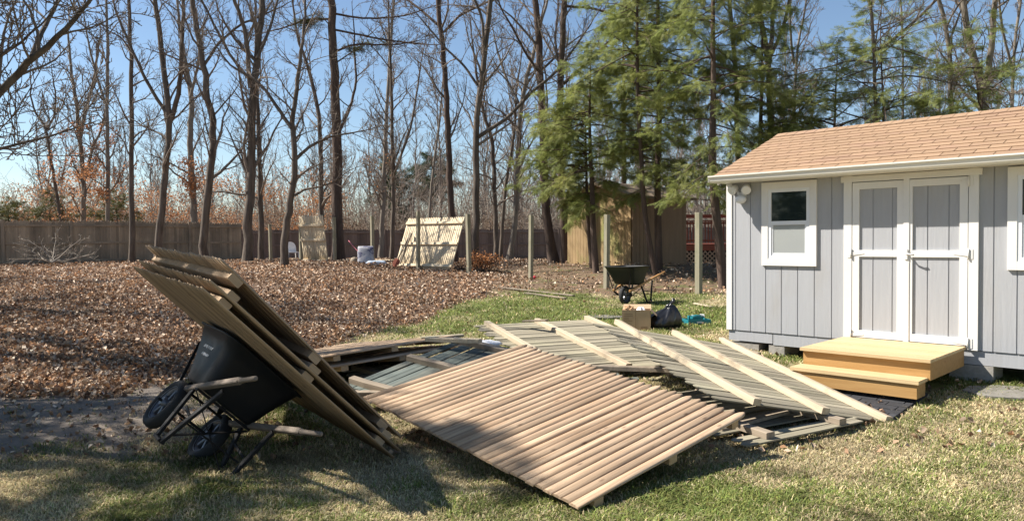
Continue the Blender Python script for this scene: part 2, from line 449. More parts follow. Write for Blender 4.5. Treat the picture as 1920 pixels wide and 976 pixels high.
def build_grass(n=620000):
    x, y = frustum_pts(n, 2.6, 21, 1.55, 1.25)
    leaf, duff, dirt = masks(x, y)
    keep = (RNG.random(n) > np.maximum(leaf * 1.05, dirt * .97)) & ~in_shed(x, y, -.25) & ~on_mat(x, y)
    x, y = x[keep], y[keep]; n = len(x)
    z = gz(x, y) + np.clip(1.5 - np.hypot(x, y - 8) / 30, 0, 1) * (.018 * vnoise(x * 1.3, y * 1.3, 8) + .012 * vnoise(x * 4, y * 4, 9))
    g = np.clip(green_at(x, y) + RNG.normal(0, .2, n), 0, 1)
    far = np.clip((y - 4) / 10, 0, 1)
    h = RNG.uniform(.010, .03, n) * (.75 + .8 * g) * (1 + .6 * far)
    a = RNG.uniform(0, 2 * np.pi, n); lean = RNG.uniform(.4, 2.2, n)
    w = RNG.uniform(.0018, .0036, n) * (1 + 1.6 * far)
    d = np.stack([np.cos(a), np.sin(a)], 1); s = np.stack([-d[:, 1], d[:, 0]], 1)
    P = np.stack([x, y], 1)
    b0 = np.concatenate([P - s * w[:, None], (z - .004)[:, None]], 1)
    b1 = np.concatenate([P + s * w[:, None], (z - .004)[:, None]], 1)
    mid = P + d * (h * lean * .45)[:, None]; zm = (z + h * .7)[:, None]
    m0 = np.concatenate([mid - s * (w * .8)[:, None], zm], 1); m1 = np.concatenate([mid + s * (w * .8)[:, None], zm], 1)
    tp = np.concatenate([P + d * (h * lean)[:, None], (z + h * RNG.uniform(.55, 1.1, n))[:, None]], 1)
    V = np.stack([b0, b1, m1, m0, tp], 1).reshape(-1, 3)
    i = np.arange(n)[:, None] * 5
    tri = np.concatenate([i + [0, 1, 2], i + [0, 2, 3], i + [3, 2, 4]], 1).reshape(-1, 3)
    dead = (RNG.random(n) > g)
    gc = np.array([.18, .205, .06]) * RNG.uniform(.75, 1.35, (n, 1)) * (1 + RNG.normal(0, .08, (n, 3)))
    tc = np.array([.57, .475, .28]) * RNG.uniform(.6, 1.2, (n, 1)) * (1 + RNG.normal(0, .04, (n, 3)))
    c = np.where(dead[:, None], tc, gc) * np.clip(1 + .28 * vnoise(x * 2.2, y * 2.2, 31) + .2 * vnoise(x * 6, y * 6, 32), .45, 1.4)[:, None]
    bare = vnoise(x * 1.1 + 9, y * 1.1, 33) + .5 * vnoise(x * 4, y * 4, 34) > .78
    c = np.where(bare[:, None], c * .62, c)
    me = np_mesh('grass', V, tri, np.repeat(np.clip(c, 0, 1), 5, 0))
    tag(link('grass', me, 'blades'), 'short patchy lawn of green and straw coloured blades', 'grass', kind='stuff')
build_grass()

def leaf_quads(P, size, flat, seed, sag=.35):
    """curled four-point leaves as two triangles each; returns V, tri"""
    r = np.random.default_rng(seed); n = len(P)
    a = r.uniform(0, 2 * np.pi, n); tilt = r.normal(0, flat, n); roll = r.normal(0, flat, n)
    d = np.stack([np.cos(a) * np.cos(tilt), np.sin(a) * np.cos(tilt), np.sin(tilt)], 1)
    s = np.stack([-np.sin(a) * np.cos(roll), np.cos(a) * np.cos(roll), np.sin(roll)], 1)
    nn = np.cross(d, s)
    L = size[:, None]; W = L * r.uniform(.3, .48, (n, 1)); c = L * r.uniform(-.1, sag, (n, 1))
    base = P - d * L * .5; tip = P + d * L * .5 + nn * c * .5
    V = np.stack([base, P - s * W + nn * c - d * L * .05, P - nn * c * .15, P + s * W + nn * c + d * L * .08, tip], 1).reshape(-1, 3)
    i = np.arange(n)[:, None] * 5
    return V, np.concatenate([i + [0, 2, 1], i + [0, 3, 2], i + [1, 2, 4], i + [2, 3, 4]], 1).reshape(-1, 3)

LEAFC = np.array([(.50, .34, .22), (.62, .47, .34), (.37, .225, .135), (.20, .12, .08), (.47, .265, .14), (.70, .57, .44), (.42, .31, .22), (.26, .165, .11)])
def build_litter(n=430000):
    x, y = frustum_pts(n, 5.5, 42, 1.25, 1.25)
    leaf, duff, dirt = masks(x, y)
    dens = leaf * (1 - .86 * duff) * np.clip(.8 + .5 * vnoise(x * .9, y * .9, 21) + .3 * vnoise(x * 2.6, y * 2.6, 22), .25, 1) + .010 + .010 * dirt
    keep = (RNG.random(n) < dens) & ~in_shed(x, y, 0)
    x, y = x[keep], y[keep]; n = len(x)
    near = np.clip(1.5 - np.hypot(x, y - 8) / 30, 0, 1)
    lf = masks(x, y)[0]
    z = gz(x, y) + near * .05 * vnoise(x * .7, y * .7, 10) * lf + RNG.uniform(.0, .10, n) * lf + .012
    size = RNG.uniform(.03, .075, n) * (1 + np.clip((y - 12) / 30, 0, .5))
    V, T = leaf_quads(np.stack([x, y, z], 1), size, .7, 5, .7)
    patch = np.clip(vnoise(x * .5, y * .5, 14) * .5 + .5, 0, 1)[:, None]
    c = LEAFC[RNG.integers(0, len(LEAFC), n)] * RNG.uniform(.6, 1.3, (n, 1)) * (.85 + .3 * patch)
    me = np_mesh('fallen_leaves', V, T, np.repeat(np.clip(c, 0, .9), 5, 0))
    tag(link('fallen_leaves', me, 'litter'), 'deep bed of dry brown oak leaves below the trees', 'fallen leaves', kind='stuff')
build_litter()

# ------------------------------------------------------------------ grey garden shed
def wpt(u, o, z): return SHED0 + SD * u + SN * o + np.array([0, 0, z])
SHED_M = frame(SHED0, SD, -SN, (0, 0, 1))       # local x along the front, y into the shed, z up from the siding's lower edge
# local: front face at y = 0, outside is y < 0
S_L, S_R, S_D, S_H = -.11, 4.20, 3.0, 1.98
def build_shed():
    t = thing('garden_shed', 'light grey garden shed with white double doors and tan shingle roof', 'shed', SHED_M)
    def t111(mb, x0, x1, z0, z1, yf, th=.018, first=None, pitch=.2032, gap=.011):
        xs = [x0] + [first + k * pitch for k in range(-4, 60) if x0 + .02 < first + k * pitch < x1 - .02] + [x1]
        for i, (a, b) in enumerate(zip(xs[:-1], xs[1:])):
            mb.box(a + (gap / 2 if i else 0), b - (gap / 2 if i < len(xs) - 2 else 0), yf, yf + th, z0, z1)
        mb.box(x0 + .001, x1 - .001, yf + .009, yf + th + .004, z0 + .001, z1 - .001)
    w = MB()
    t111(w, S_L, S_R, 0, S_H, 0, first=0.)
    # back and ends with gables
    w.box(S_L, S_R, S_D - .018, S_D, 0, S_H)
    rz = 2.62
    for x in (S_L, S_R - .018):
        P = [(x, .019, 0), (x, S_D - .019, 0), (x, S_D - .019, S_H), (x, S_D / 2, rz - .06), (x, .019, S_H)]
        Q = [(p[0] + .018, p[1], p[2]) for p in P]
        w.add(P + Q, [(0, 4, 3, 2, 1), (5, 6, 7, 8, 9)] + [(i, (i + 1) % 5, 5 + (i + 1) % 5, 5 + i) for i in range(5)])
    w.build('wall', 'siding', t)
    f = MB().box(S_L + .05, S_R - .05, .08, S_D - .08, -.10, .0); f.build('floor', 'dark', t)
    # white corner boards
    c = MB().box(S_L - .014, S_L + .062, -.012, .0, .0, S_H - .06).box(S_L - .014, S_L - .001, .001, .09, .0, S_H - .06)
    c.build('corner_board', 'white', t)
    MB().box(S_R - .062, S_R + .014, -.012, .0, .0, S_H - .06).build('corner_board', 'white', t)
    # skirt boards under the siding, with a joint and chipped ends
    for (a, b, z0) in ((S_L + .01, .49, -.135), (.50, 1.95, -.15), (1.96, S_R, -.15)):
        mb = MB(); mb.box(a, b, .012, .045, z0, -.006); mb.build('skirt_board', 'siding', t)
    # blocks
    for (a, b, y0, y1) in ((S_L + .02, .3, .03, .35), (.44, .64, .02, .42), (2.45, 2.85, .0, .4), (3.95, 4.3, .03, .4), (S_L, .3, 2.6, 2.95), (3.95, 4.25, 2.6, 2.95)):
        mb = MB(); mb.box(a, b, y0, y1, -.42, -.156); mb.build('foundation_block', 'block', t)
    # roof
    slope = math.atan2(2.655 - 1.965, 1.5 + .30); ca, sa = math.cos(slope), math.sin(slope)
    Ls = (1.5 + .30) / ca
    x0, x1 = S_L - .04, S_R + .04
    r = MB()
    for side in (0, 1):
        Mr = Matrix.Translation((0, -.30, 1.955)) @ Matrix.Rotation(slope, 4, 'X')
        if side: Mr = Matrix.Translation((0, S_D, 0)) @ Matrix.Scale(-1, 4, (0, 1, 0)) @ Mr
        r.box(x0, x1, 0, Ls, -.05, -.002, Mr)
    deckr = r.build('roof', 'shingle_gap', t)
    for side in (0, 1):
        r = MB()
        Mr = Matrix.Translation((0, -.30, 1.957)) @ Matrix.Rotation(slope, 4, 'X')
        if side: Mr = Matrix.Translation((0, S_D, 0)) @ Matrix.Scale(-1, 4, (0, 1, 0)) @ Mr
        nc = 14; ex = Ls / nc
        for k in range(nc):
            y0 = k * ex - .012; off = (k % 3) * .1017 + random.uniform(-.01, .01)
            x = x0 - .305 + off
            while x < x1:
                a, b = max(x + .004, x0 - .008), min(x + .301, x1 + .008)
                if b - a > .02:
                    e = random.uniform(-.004, .004)
                    V = [(a, y0 + e, .010), (b, y0 + e, .010), (b, y0 + ex + .03, .001), (a, y0 + ex + .03, .001),
                         (a, y0 + e, .001), (b, y0 + e, .001), (b, y0 + ex + .03, -.001), (a, y0 + ex + .03, -.001)]
                    V = [tuple(Mr @ Vector(p)) for p in V]
                    r.add(V, [(0, 1, 2, 3), (4, 7, 6, 5), (0, 4, 5, 1), (1, 5, 6, 2), (2, 6, 7, 3), (3, 7, 4, 0)])
                x += .305
        r.build('shingles', 'shingle', deckr)
    cap = MB()
    for k in range(int((x1 - x0) / .14)):
        a = x0 + k * .14
        zc = 1.957 + Ls * sa
        cap.add([(a, 1.5 - .13, zc - .13 * sa / ca + .012), (a + .155, 1.5 - .13, zc - .13 * sa / ca + .016), (a + .155, 1.5, zc + .022), (a, 1.5, zc + .018), (a + .155, 1.63, zc - .13 * sa / ca + .016), (a, 1.63, zc - .13 * sa / ca + .012)], [(0, 1, 2, 3), (3, 2, 4, 5)])
    cap.build('ridge_cap', 'shingle', deckr)
    # fascia, soffit, gutter
    s = MB().box(x0 + .01, x1 - .01, -.262, .0, 1.875, 1.884); s.build('soffit', 'gutter', t)
    s = MB().box(x0 + .005, x1 - .005, -.285, -.263, 1.87, 1.945); s.build('fascia', 'white', t)
    g = MB()
    prof = [(-.286, 1.872), (-.33, 1.872), (-.352, 1.892), (-.362, 1.925), (-.378, 1.943), (-.378, 1.958), (-.368, 1.958), (-.366, 1.948), (-.35, 1.93), (-.342, 1.897), (-.326, 1.882), (-.286, 1.882)]
    n = len(prof)
    V = [(x0 - .03, a, b) for a, b in prof] + [(x1 + .03, a, b) for a, b in prof]
    g.add(V, [(i, n + i, n + (i + 1) % n, (i + 1) % n) for i in range(n)] + [tuple(range(n)), tuple(reversed(range(n, 2 * n)))])
    for x in (x0 - .032, x1 + .029):
        g.box(x, x + .003, -.366, -.286, 1.878, 1.955)
    g.build('gutter', 'gutter', t)
    for x in (x0 + .01, x1 - .03):          # rake boards
        rb = MB()
        for side in (0, 1):
            Mr = Matrix.Translation((0, -.30, 1.955)) @ Matrix.Rotation(slope, 4, 'X')
            if side: Mr = Matrix.Translation((0, S_D, 0)) @ Matrix.Scale(-1, 4, (0, 1, 0)) @ Mr
            rb.box(x, x + .018, .05, Ls - .002, -.13, -.052, Mr)
        rb.build('rake_board', 'white', t)
    # doors
    def trim(mb, x0, x1, z0, z1, y0, y1): mb.box(x0, x1, y0, y1, z0, z1)
    fr = MB()
    fr.box(1.365, 1.455, -.028, -.001, .0, 1.885).box(2.625, 2.715, -.028, -.001, .0, 1.885)
    fr.box(1.335, 2.745, -.034, -.0015, 1.80, 1.868)
    fr.build('door_frame', 'white', t)
    for k, (a, b) in enumerate(((1.462, 2.012), (2.018, 2.618))):
        d = MB()
        t111(d, a + .01, b - .01, .05, 1.785, -.006, .004, first=a + .22)
        dr = d.build('door', 'siding', t)
        d = MB(); w = .075
        d.box(a, a + w, -.026, -.0065, .04, 1.79).box(b - w, b, -.026, -.0065, .04, 1.79)
        d.box(a + w, b - w, -.0255, -.007, 1.715, 1.79).box(a + w, b - w, -.0255, -.007, .04, .122).box(a + w, b - w, -.0255, -.007, .955, 1.03)
        if k == 0: d.box(b - .006, b + .05, -.034, -.0265, .03, 1.80)
        d.build('trim', 'white', dr)
        hx = 1.43 if k == 0 else 2.65
        s_ = 1 if k == 0 else -1
        for hz in (.99, .07, 1.74):
            h = MB()
            h.box(hx - .017, hx + .017, -.033, -.0285, hz - .05, hz + .05)
            V = [(hx + s_ * .024, -.034, hz - .022), (hx + s_ * .024, -.034, hz + .022), (hx + s_ * .16, -.029, hz + .006), (hx + s_ * .16, -.029, hz - .006)]
            V2 = [(p[0], -.0265, p[2]) for p in V]
            h.add(V + V2, [(0, 1, 2, 3), (7, 6, 5, 4), (0, 4, 5, 1), (1, 5, 6, 2), (2, 6, 7, 3), (3, 7, 4, 0)])
            h.tube([(hx + s_ * .022, -.04, hz - .055), (hx + s_ * .022, -.04, hz + .055)], .008, 8)
            if hz == .99 or (k == 1 and hz > .9) or hz < .1:
                h.build('hinge', 'hinge', dr)
    hd = MB()      # latch handle
    hd.box(2.02, 2.05, -.045, -.035, .93, 1.04).tube([(2.035, -.05, 1.0), (2.04, -.085, .995), (2.09, -.095, .985), (2.13, -.09, .98)], .009, 8)
    hd.build('door_handle', 'hinge', t)
    # windows
    for (a, b) in ((.365, 1.05), (2.965, 3.65)):
        z0, z1 = .835, 1.857
        fm = MB(); w = .082
        fm.box(a, a + w, -.03, -.001, z0, z1).box(b - w, b, -.03, -.001, z0, z1)
        fm.box(a + w, b - w, -.0295, -.001, z1 - .085, z1).box(a + w, b - w, -.0295, -.001, z0, z0 + .085)
        wi = fm.build('window', 'white', t)
        ia, ib, iz0, iz1 = a + w, b - w, z0 + .085, z1 - .085
        e = .04
        s = MB()
        s.box(ia, ia + e, -.022, -.0015, iz0, iz1).box(ib - e, ib, -.022, -.0015, iz0, iz1).box(ia + e, ib - e, -.0215, -.0015, iz1 - e, iz1).box(ia + e, ib - e, -.0215, -.0015, iz0, iz0 + e)
        mz = (iz0 + iz1) / 2 + .01
        s.box(ia + e, ib - e, -.0195, -.0015, mz - .024, mz + .024)
        for q in (ia + e, ib - e - .022):
            s.box(q, q + .022, -.012, -.0015, iz0 + e, mz - .024)
        s.box(ia + e + .022, ib - e - .022, -.0118, -.0015, iz0 + e, iz0 + e + .03)
        s.build('sash', 'vinyl', wi)
        MB().box(ia + e + .001, ib - e - .001, -.0045, -.0018, mz + .024, iz1 - e).build('glass', 'glass', wi)
        MB().box(ia + e + .022, ib - e - .022, -.006, -.0018, iz0 + e + .03, mz - .024).build('screen', 'screen', wi)
    # motion light with two lamp heads
    lm = MB(); cx, cz = .10, 1.665
    rings = []
    for q in np.linspace(0, 1, 9):
        rr = .075 * math.sqrt(max(1 - (q * 2 - 1) ** 2, 0.01)) 
        rings.append([(cx + rr * math.cos(a), -.055 + .05 * math.sin(a) * (rr / .075), cz - .055 + .11 * q) for a in np.linspace(0, 2 * math.pi, 16, endpoint=False)])
    lm.rings(rings)
    lm.box(cx - .05, cx + .05, -.03, -.001, cz + .03, cz + .09)
    ml = lm.build('motion_light', 'vinyl', t)
    for s_ in (-1, 1):
        h = MB(); c0 = np.array([cx + s_ * .085, -.075, cz + .13]); ax = np.array([s_ * .35, -.75, -.5]); ax /= np.linalg.norm(ax)
        A = np.cross(ax, (0, 0, 1)); A /= np.linalg.norm(A); Bx = np.cross(A, ax)
        rr = [(-.06, .022), (-.05, .038), (0, .052), (.045, .060), (.052, .055), (.047, .04), (.042, .004)]
        h.rings([[c0 + ax * o + r_ * (math.cos(q) * A + math.sin(q) * Bx) for q in np.linspace(0, 2 * math.pi, 16, endpoint=False)] for o, r_ in rr])
        h.tube([(cx + s_ * .03, -.045, cz + .05), tuple(c0 - ax * .05)], .012, 8)
        h.build('lamp_head', 'vinyl', ml)
build_shed()

# wooden step at the shed doors
def build_step():
    M = SHED_M
    t = thing('porch_step', 'new honey coloured wooden platform step below the white shed doors', 'step', M)
    u0, u1, o1 = 1.40, 2.60, 1.16
    zt = .035
    d = MB(); nb = 9; bw = (o1 + .02) / nb
    for k in range(nb):
        y1 = -.045 - k * bw
        d.box(u0 - .02, u1 + .012, y1 - bw + .009, y1, zt - .03, zt)
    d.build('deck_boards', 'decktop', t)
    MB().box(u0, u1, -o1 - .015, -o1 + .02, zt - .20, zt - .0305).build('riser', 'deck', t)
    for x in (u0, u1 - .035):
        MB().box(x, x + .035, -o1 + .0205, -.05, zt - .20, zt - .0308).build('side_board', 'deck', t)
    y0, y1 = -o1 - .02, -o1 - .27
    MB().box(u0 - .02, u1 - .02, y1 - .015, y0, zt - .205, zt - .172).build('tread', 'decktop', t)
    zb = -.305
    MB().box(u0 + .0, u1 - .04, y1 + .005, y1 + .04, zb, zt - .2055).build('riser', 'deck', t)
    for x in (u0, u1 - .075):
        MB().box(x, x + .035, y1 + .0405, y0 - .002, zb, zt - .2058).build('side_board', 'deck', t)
build_step()

def build_mat():
    M = SHED_M @ Matrix.Translation((.90, -.98, -.338)) @ Matrix.Rotation(math.radians(4), 4, 'X')
    t = MB()
    nx, ny = 7, 9; w, h = .24, .12
    Lx, Ly = 1.63, .98
    for j in range(int(Ly / h)):
        x = -(j % 2) * w / 2
        while x < Lx:
            a, b = max(x, 0) + .005, min(x + w, Lx) - .005
            if b - a > .03:
                t.box(a, b, -(j + 1) * h + .005, -j * h - .005, .0, .02 + random.uniform(-.002, .002))
            x += w
    t.box(0, Lx, -int(Ly / h) * h, 0, -.03, .007)
    o_ = t.build('rubber_mat', 'rubber'); o_.matrix_world = M
    tag(o_, 'black rubber paver mat on the grass in front of the wooden step', 'mat')
build_mat()

# ------------------------------------------------------------------ stockade fence panels
def picket_panel(name, label, M, L=1.83, W=2.44, n=32, rails=(.18, .92, 1.66), wood='new_wood', railm='rail_new', r=.5, jit=.012, broken=0., seed=0,
                 rail_over=0., group=None, flat=False, rail_h=.05, rail_w=.085, gap=.0, thick=.36, railends=None):
    """local x across the pickets, y along them to the points, z the rounded face; rails on the -z side"""
    rr = random.Random(seed)
    t = thing(name, label, 'fence panel', M, group)
    b = MB(); pw = W / n
    th = pw * thick if not flat else .014
    for k in range(n):
        if broken and rr.random() < broken: continue
        cx = (k + .5) * pw + rr.uniform(-.1, .1) * jit; y0 = rr.uniform(-jit, jit); y1 = L + rr.uniform(-jit, jit) * 1.5
        if broken and rr.random() < broken * 2: y1 -= rr.uniform(.05, .5)
        hw = pw * .5 * (1 - gap) * rr.uniform(.965, 1.0); skew = rr.uniform(-1, 1) * jit * .8
        zz = rr.uniform(-.15, .15) * th
        if flat:
            prof = [(-1, 0), (1, 0), (1, .85), (.85, 1), (-.85, 1), (-1, .85)]
        else:
            prof = [(-1, 0), (1, 0), (.98, .35), (.72, .78), (.3, .98), (-.3, .98), (-.72, .78), (-.98, .35)]
        rings = []
        tipl = .085 if not flat else .05
        st = [(y0, 1, 1), (y0 + (y1 - y0) * .33, 1, 1), (y0 + (y1 - y0) * .66, 1, 1), (y1 - tipl, 1, .98), (y1 - tipl * .45, .72, .85), (y1 - tipl * .12, .34, .6), (y1, .1, .35)]
        for i, (y, s, hh) in enumerate(st):
            f = (y - y0) / (y1 - y0)
            wob = rr.uniform(-.003, .003) if 0 < i < 3 else 0
            rings.append([(cx + skew * f + wob + a * hw * s, y, zz + th * c * hh) for a, c in prof])
        b.rings(rings, smooth=not flat)
    b.build('pickets', wood, t)
    for i, y in enumerate(rails):
        m = MB()
        x0, x1 = -rail_over, W + rail_over
        if railends: x0, x1 = railends[i]
        npts = 6
        prof = [(-.5, -.5), (.5, -.5), (.5, .42), (.4, .5), (-.4, .5), (-.5, .42)]
        rings = []
        for q in np.linspace(0, 1, npts):
            yy = y + rr.uniform(-.006, .006); wv = rail_w * rr.uniform(.93, 1.05)
            rings.append([(x0 + (x1 - x0) * q, yy + a * wv, -.002 - rail_h * .5 - c * rail_h) for a, c in prof])
        m.rings(rings, smooth=False)
        m.build('rail', railm, t)
    return t

def nrm(v): v = np.array(v, float); return v / np.linalg.norm(v)
# the large new panel lying face up in front
P0, P1, P2_, P3 = map(np.array, ((-1.25, 6.114, .336), (.379, 4.319, .052), (1.741, 5.513, .316), (.112, 7.307, .601)))
bx = nrm(P1 - P0); bz = nrm(np.cross(bx, P3 - P0)); by = np.cross(bz, bx)
picket_panel('stockade_fence', 'large new cedar stockade panel lying rounded face up in the foreground', frame(P0 - bz * .02, bx, by, bz), n=32, seed=1, jit=.009, thick=.26)
# three panels leaning over the tipped wheelbarrow
LA, LB, LC = map(np.array, ((-.874, 5.355, .03), (-1.904, 4.555, 1.314), (-3.336, 6.528, 1.396)))
D1 = nrm(LA - LB); D2 = nrm(LC - LB); UU = nrm(np.cross(D1, D2))
LD = LA + LC - LB
G3 = 'panels leaning over the tipped wheelbarrow'
picket_panel('stockade_fence', 'lowest of the three tan panels leaning on the tipped black wheelbarrow', frame(LD + UU * .022, -D2, -D1, -UU), wood='lean_wood', railm='lean_wood', seed=2, group=G3, n=34, rail_h=.035, thick=.24, jit=.005)
o2 = LD + UU * .085 + D1 * .01
picket_panel('stockade_fence', 'middle one of the three tan panels leaning on the tipped black wheelbarrow', frame(o2 + D2 * -.03 - D1 * .02, -D2, -D1, -UU), wood='lean_wood', railm='lean_wood', seed=3, group=G3, n=34, rail_h=.035, thick=.24, jit=.005)
o3 = LA + UU * .155 - D1 * .05 + D2 * .02
D1b = nrm(D1 - UU * .035); UUb = np.cross(D2, -D1b)
picket_panel('stockade_fence', 'topmost of the three tan panels leaning on the tipped wheelbarrow, reaching highest', frame(o3, D2, -D1b, UUb), wood='lean_wood', railm='lean_wood', seed=4, group=G3, n=34, rail_h=.05, rail_w=.09, thick=.24, jit=.005)
# old weathered panels in the heap, rails up
def lay(name, label, origin, ex, ey, L, W, **k):
    """ex runs tip -> butt, ey the other edge; rails upward"""
    ex = nrm(ex); ez = nrm(np.cross(ex, ey)); ey = np.cross(ez, ex)
    o = np.array(origin, float) + ex * L + ey * W
    return picket_panel(name, label, frame(o, -ey, -ex, -ez), L=L, W=W, **k)
lay('stockade_fence', 'weathered grey panel with three pale rails, nearest the wooden step', (1.60, 5.84, .345), (.928, .322, -.19), (-.297, .944, .148), 1.78, 2.44,
    n=26, wood='old_wood', railm='rail_old', seed=5, jit=.035, flat=True, rails=(.04, .72, 1.42), gap=.11, rail_h=.055, rail_w=.075, railends=[(-.05, 2.46), (-.05, 2.46), (-.12, 2.47)])
lay('stockade_fence', 'greenish weathered panel lying in the heap behind the large new panel', (.411, 7.748, .2), (.923, .385, 0), (-.382, .917, .111), 1.83, 2.44,
    n=27, wood='old_wood', railm='rail_old', seed=6, jit=.035, flat=True, rails=(.12, .9, 1.64), gap=.11, rail_h=.055, rail_w=.08)
o1x = nrm((.55, .826, .125)); o1y = nrm((-.835, .539, .111))
lay('stockade_fence', 'dark green weathered panel half under the large new panel', np.array((-1.581, 7.012, .25)) + o1x * 1.83, -o1x, -o1y, 1.83, 2.2,
    n=24, wood='old_green', railm='rail_grey', seed=7, jit=.04, flat=True, rails=(.1, .92, 1.7), gap=.06, rail_h=.055, rail_w=.08, railends=[(1.2, 2.22)] * 3)
lay('stockade_fence', 'broken weathered panel flat on the ground below the grey panel', (1.62, 5.52, .06), (.89, .45, .015), (-.45, .89, .02), 1.5, 1.6,
    n=17, wood='old_wood', railm='rail_grey', seed=8, jit=.06, flat=True, rails=(.3, 1.1), broken=.12, gap=.08)
lay('stockade_fence', 'old weathered panel at the bottom of the heap, mostly hidden', (-.75, 7.0, .1), (.75, .66, 0), (-.66, .75, .02), 1.83, 1.9,
    n=20, wood='old_wood', railm='rail_grey', seed=9, jit=.05, flat=True, rails=(.2, .95, 1.6), gap=.06)
lay('stockade_fence', 'old weathered panel low in the gap between the two weathered grey panels', (.75, 6.35, .05), (.92, .38, 0), (-.38, .92, .03), 1.83, 2.0,
    n=21, wood='old_wood', railm='rail_grey', seed=12, jit=.05, flat=True, rails=(.2, .95, 1.6), gap=.05)
# two newer panels stacked edge on at the left of the heap
nx_ = nrm((1.32, 1.3, .05)); nw = nrm(np.cross((0, 0, 1), nx_)); nw = nrm(nw + np.array([0, 0, -.135]))
for i, (lab, off, sh) in enumerate((('upper of two tan panels stacked edge on beside the leaf bed', .115, .0), ('lower of two tan panels stacked edge on beside the leaf bed', .0, .07))):
    ez = nrm(np.cross(nx_, nw))
    oo = np.array((-1.95, 7.62, .30)) + ez * off + nx_ * sh - nw * .03 * i
    picket_panel('stockade_fence', lab, frame(oo + nw * 2.44, -nw, nx_, ez), wood='new_wood', railm='rail_new', seed=20 + i, n=32, group='panels stacked edge on')
# two new panels standing by the posts at the back
aX = nrm((.823, -.568, -.005)); aU = nrm((.224, .316, .922)); aU = nrm(aU - aX * (aU @ aX)); aN = np.cross(-aX, aU)
picket_panel('stockade_fence', 'wide pale new panel propped up behind the bare posts', frame(np.array((-3.92, 24.9, .72)) + aX * 2.44, -aX, aU, aN), wood='tan_wood', railm='tan_wood', jit=.003, thick=.25, gap=-.05, seed=30, rails=(.12, .88, 1.62), n=32, rail_h=.06, rail_w=.09)
bX = nrm((.78, -.626, .0)); bU = nrm((-.125, -.06, .99)); bU = nrm(bU - bX * (bU @ bX)); bN = np.cross(-bX, bU)
picket_panel('stockade_fence', 'narrow pale new panel leaning against a post near the tall dark pine', frame(np.array((-8.05, 28.93, .82)) + bX * 1.5, -bX, bU, bN), W=1.5, wood='tan_wood', railm='tan_wood', jit=.003, thick=.25, gap=-.05, seed=31, rails=(.1, .9, 1.45), n=15, rail_h=.06, rail_w=.09)

# ------------------------------------------------------------------ fence posts in a row (old fence line)
POSTS = [  # px x, foot y, top y, width m, label
    (1310, 550, 398, .135, 'grey weathered fence post nearest the grey shed'),
    (1137, 540, 402, .125, 'grey weathered fence post beside the standing wheelbarrow'),
    (995, 525, 403, .11, 'grey weathered fence post in front of the two dark trunks'),
    (880, 517, 401, .12, 'dark fence post at the right edge of the wide pale panel'),
    (784, 505, 396, .11, 'pale fence post in front of the wide pale panel'),
    (699, 496, 405, .11, 'pale yellow fence post behind the cement bags'),
    (628, 497, 407, .11, 'fence post just left of the tall dark pine trunk'),
    (565, 493, 417, .11, 'fence post holding up the narrow pale panel'),
    (508, 489, 420, .11, 'last fence post of the row, left of the crooked trunk'),
]
for k, (px, fy, ty, w, lab) in enumerate(POSTS):
    Y = 17.5 + 1.66 * k
    p = depth(px, fy, Y); q = depth(px, ty, Y)
    g = gz1(p[0], p[1]) - .1
    h = q[2]
    m = MB(); R = math.radians(43)
    m.bar((0, 0, 0), (random.uniform(-.03, .03), random.uniform(-.03, .03), h - g), w, w, up=(math.cos(R), math.sin(R), 0), bev=.012)
    o = m.build('fence_post', 'post'); o.location = (p[0], p[1], g)
    tag(o, lab, 'fence post', 'fence posts standing in a row')

# ------------------------------------------------------------------ the standing board fences
def board_fence(name, label, pts, wood, h=1.83, bw=.105, gap=.003, sec=2.44, seed=0, dz=0.):
    rr = random.Random(seed)
    t = thing(name, label, 'fence', at(pts[0][0], pts[0][1], 0))
    o0 = np.array([pts[0][0], pts[0][1], 0])
    for (a, b) in zip(pts[:-1], pts[1:]):
        a = np.array(a, float); b = np.array(b, float); d = b - a; Ltot = np.linalg.norm(d); d /= Ltot
        nrm2 = np.array([d[1], -d[0]])
        if nrm2[1] > 0: nrm2 = -nrm2          # towards the camera
        ns = max(1, int(round(Ltot / sec))); sl_ = Ltot / ns
        for s in range(ns):
            p = a + d * s * sl_; q = a + d * (s + 1) * sl_
            za, zb = gz1(*p) + dz, gz1(*q) + dz
            m = MB(); nb = int(sl_ / (bw + gap))
            for k in range(nb):
                u0 = (k + .015) / nb; u1 = (k + .985) / nb; um = (u0 + u1) / 2
                zz = za + (zb - za) * um; hh = h + rr.uniform(-.025, .025)
                P = p + (q - p) * u0 - o0[:2]; Q = p + (q - p) * u1 - o0[:2]; Cm = (P + Q) / 2
                th = nrm2 * .016
                prof = [(P, zz - .05), (Q, zz - .05), (Q, zz + hh - .06), (Cm, zz + hh), (P, zz + hh - .06)]
                V = [(c[0] + th[0], c[1] + th[1], z) for c, z in prof] + [(c[0], c[1], z) for c, z in prof]
                m.add(V, [(0, 1, 2, 3, 4), (9, 8, 7, 6, 5)] + [(i, 5 + i, 5 + (i + 1) % 5, (i + 1) % 5) for i in range(5)])
            pn = m.build('boards', wood, t)
            for fz in (.18, .9, 1.62):
                r_ = MB(); pp = p - o0[:2] + nrm2 * .04; qq = q - o0[:2] + nrm2 * .04
                r_.bar((pp[0], pp[1], za + fz), (qq[0], qq[1], zb + fz), .045, .085)
                r_.build('rail', wood, pn)
            po = MB(); pp = p - o0[:2] + nrm2 * .045
            po.bar((pp[0], pp[1], za - .1), (pp[0], pp[1], za + h + rr.uniform(-.12, .0)), .11, .11, up=(d[0], d[1], 0)); po.build('post', wood, t)
    return t
board_fence('board_fence', 'grey brown board fence beyond the leaf bed, nearer and in shade', [(-33, 18.5), (-19.9, 29.2), (-12.75, 35.2)], 'fence_wood', seed=3)
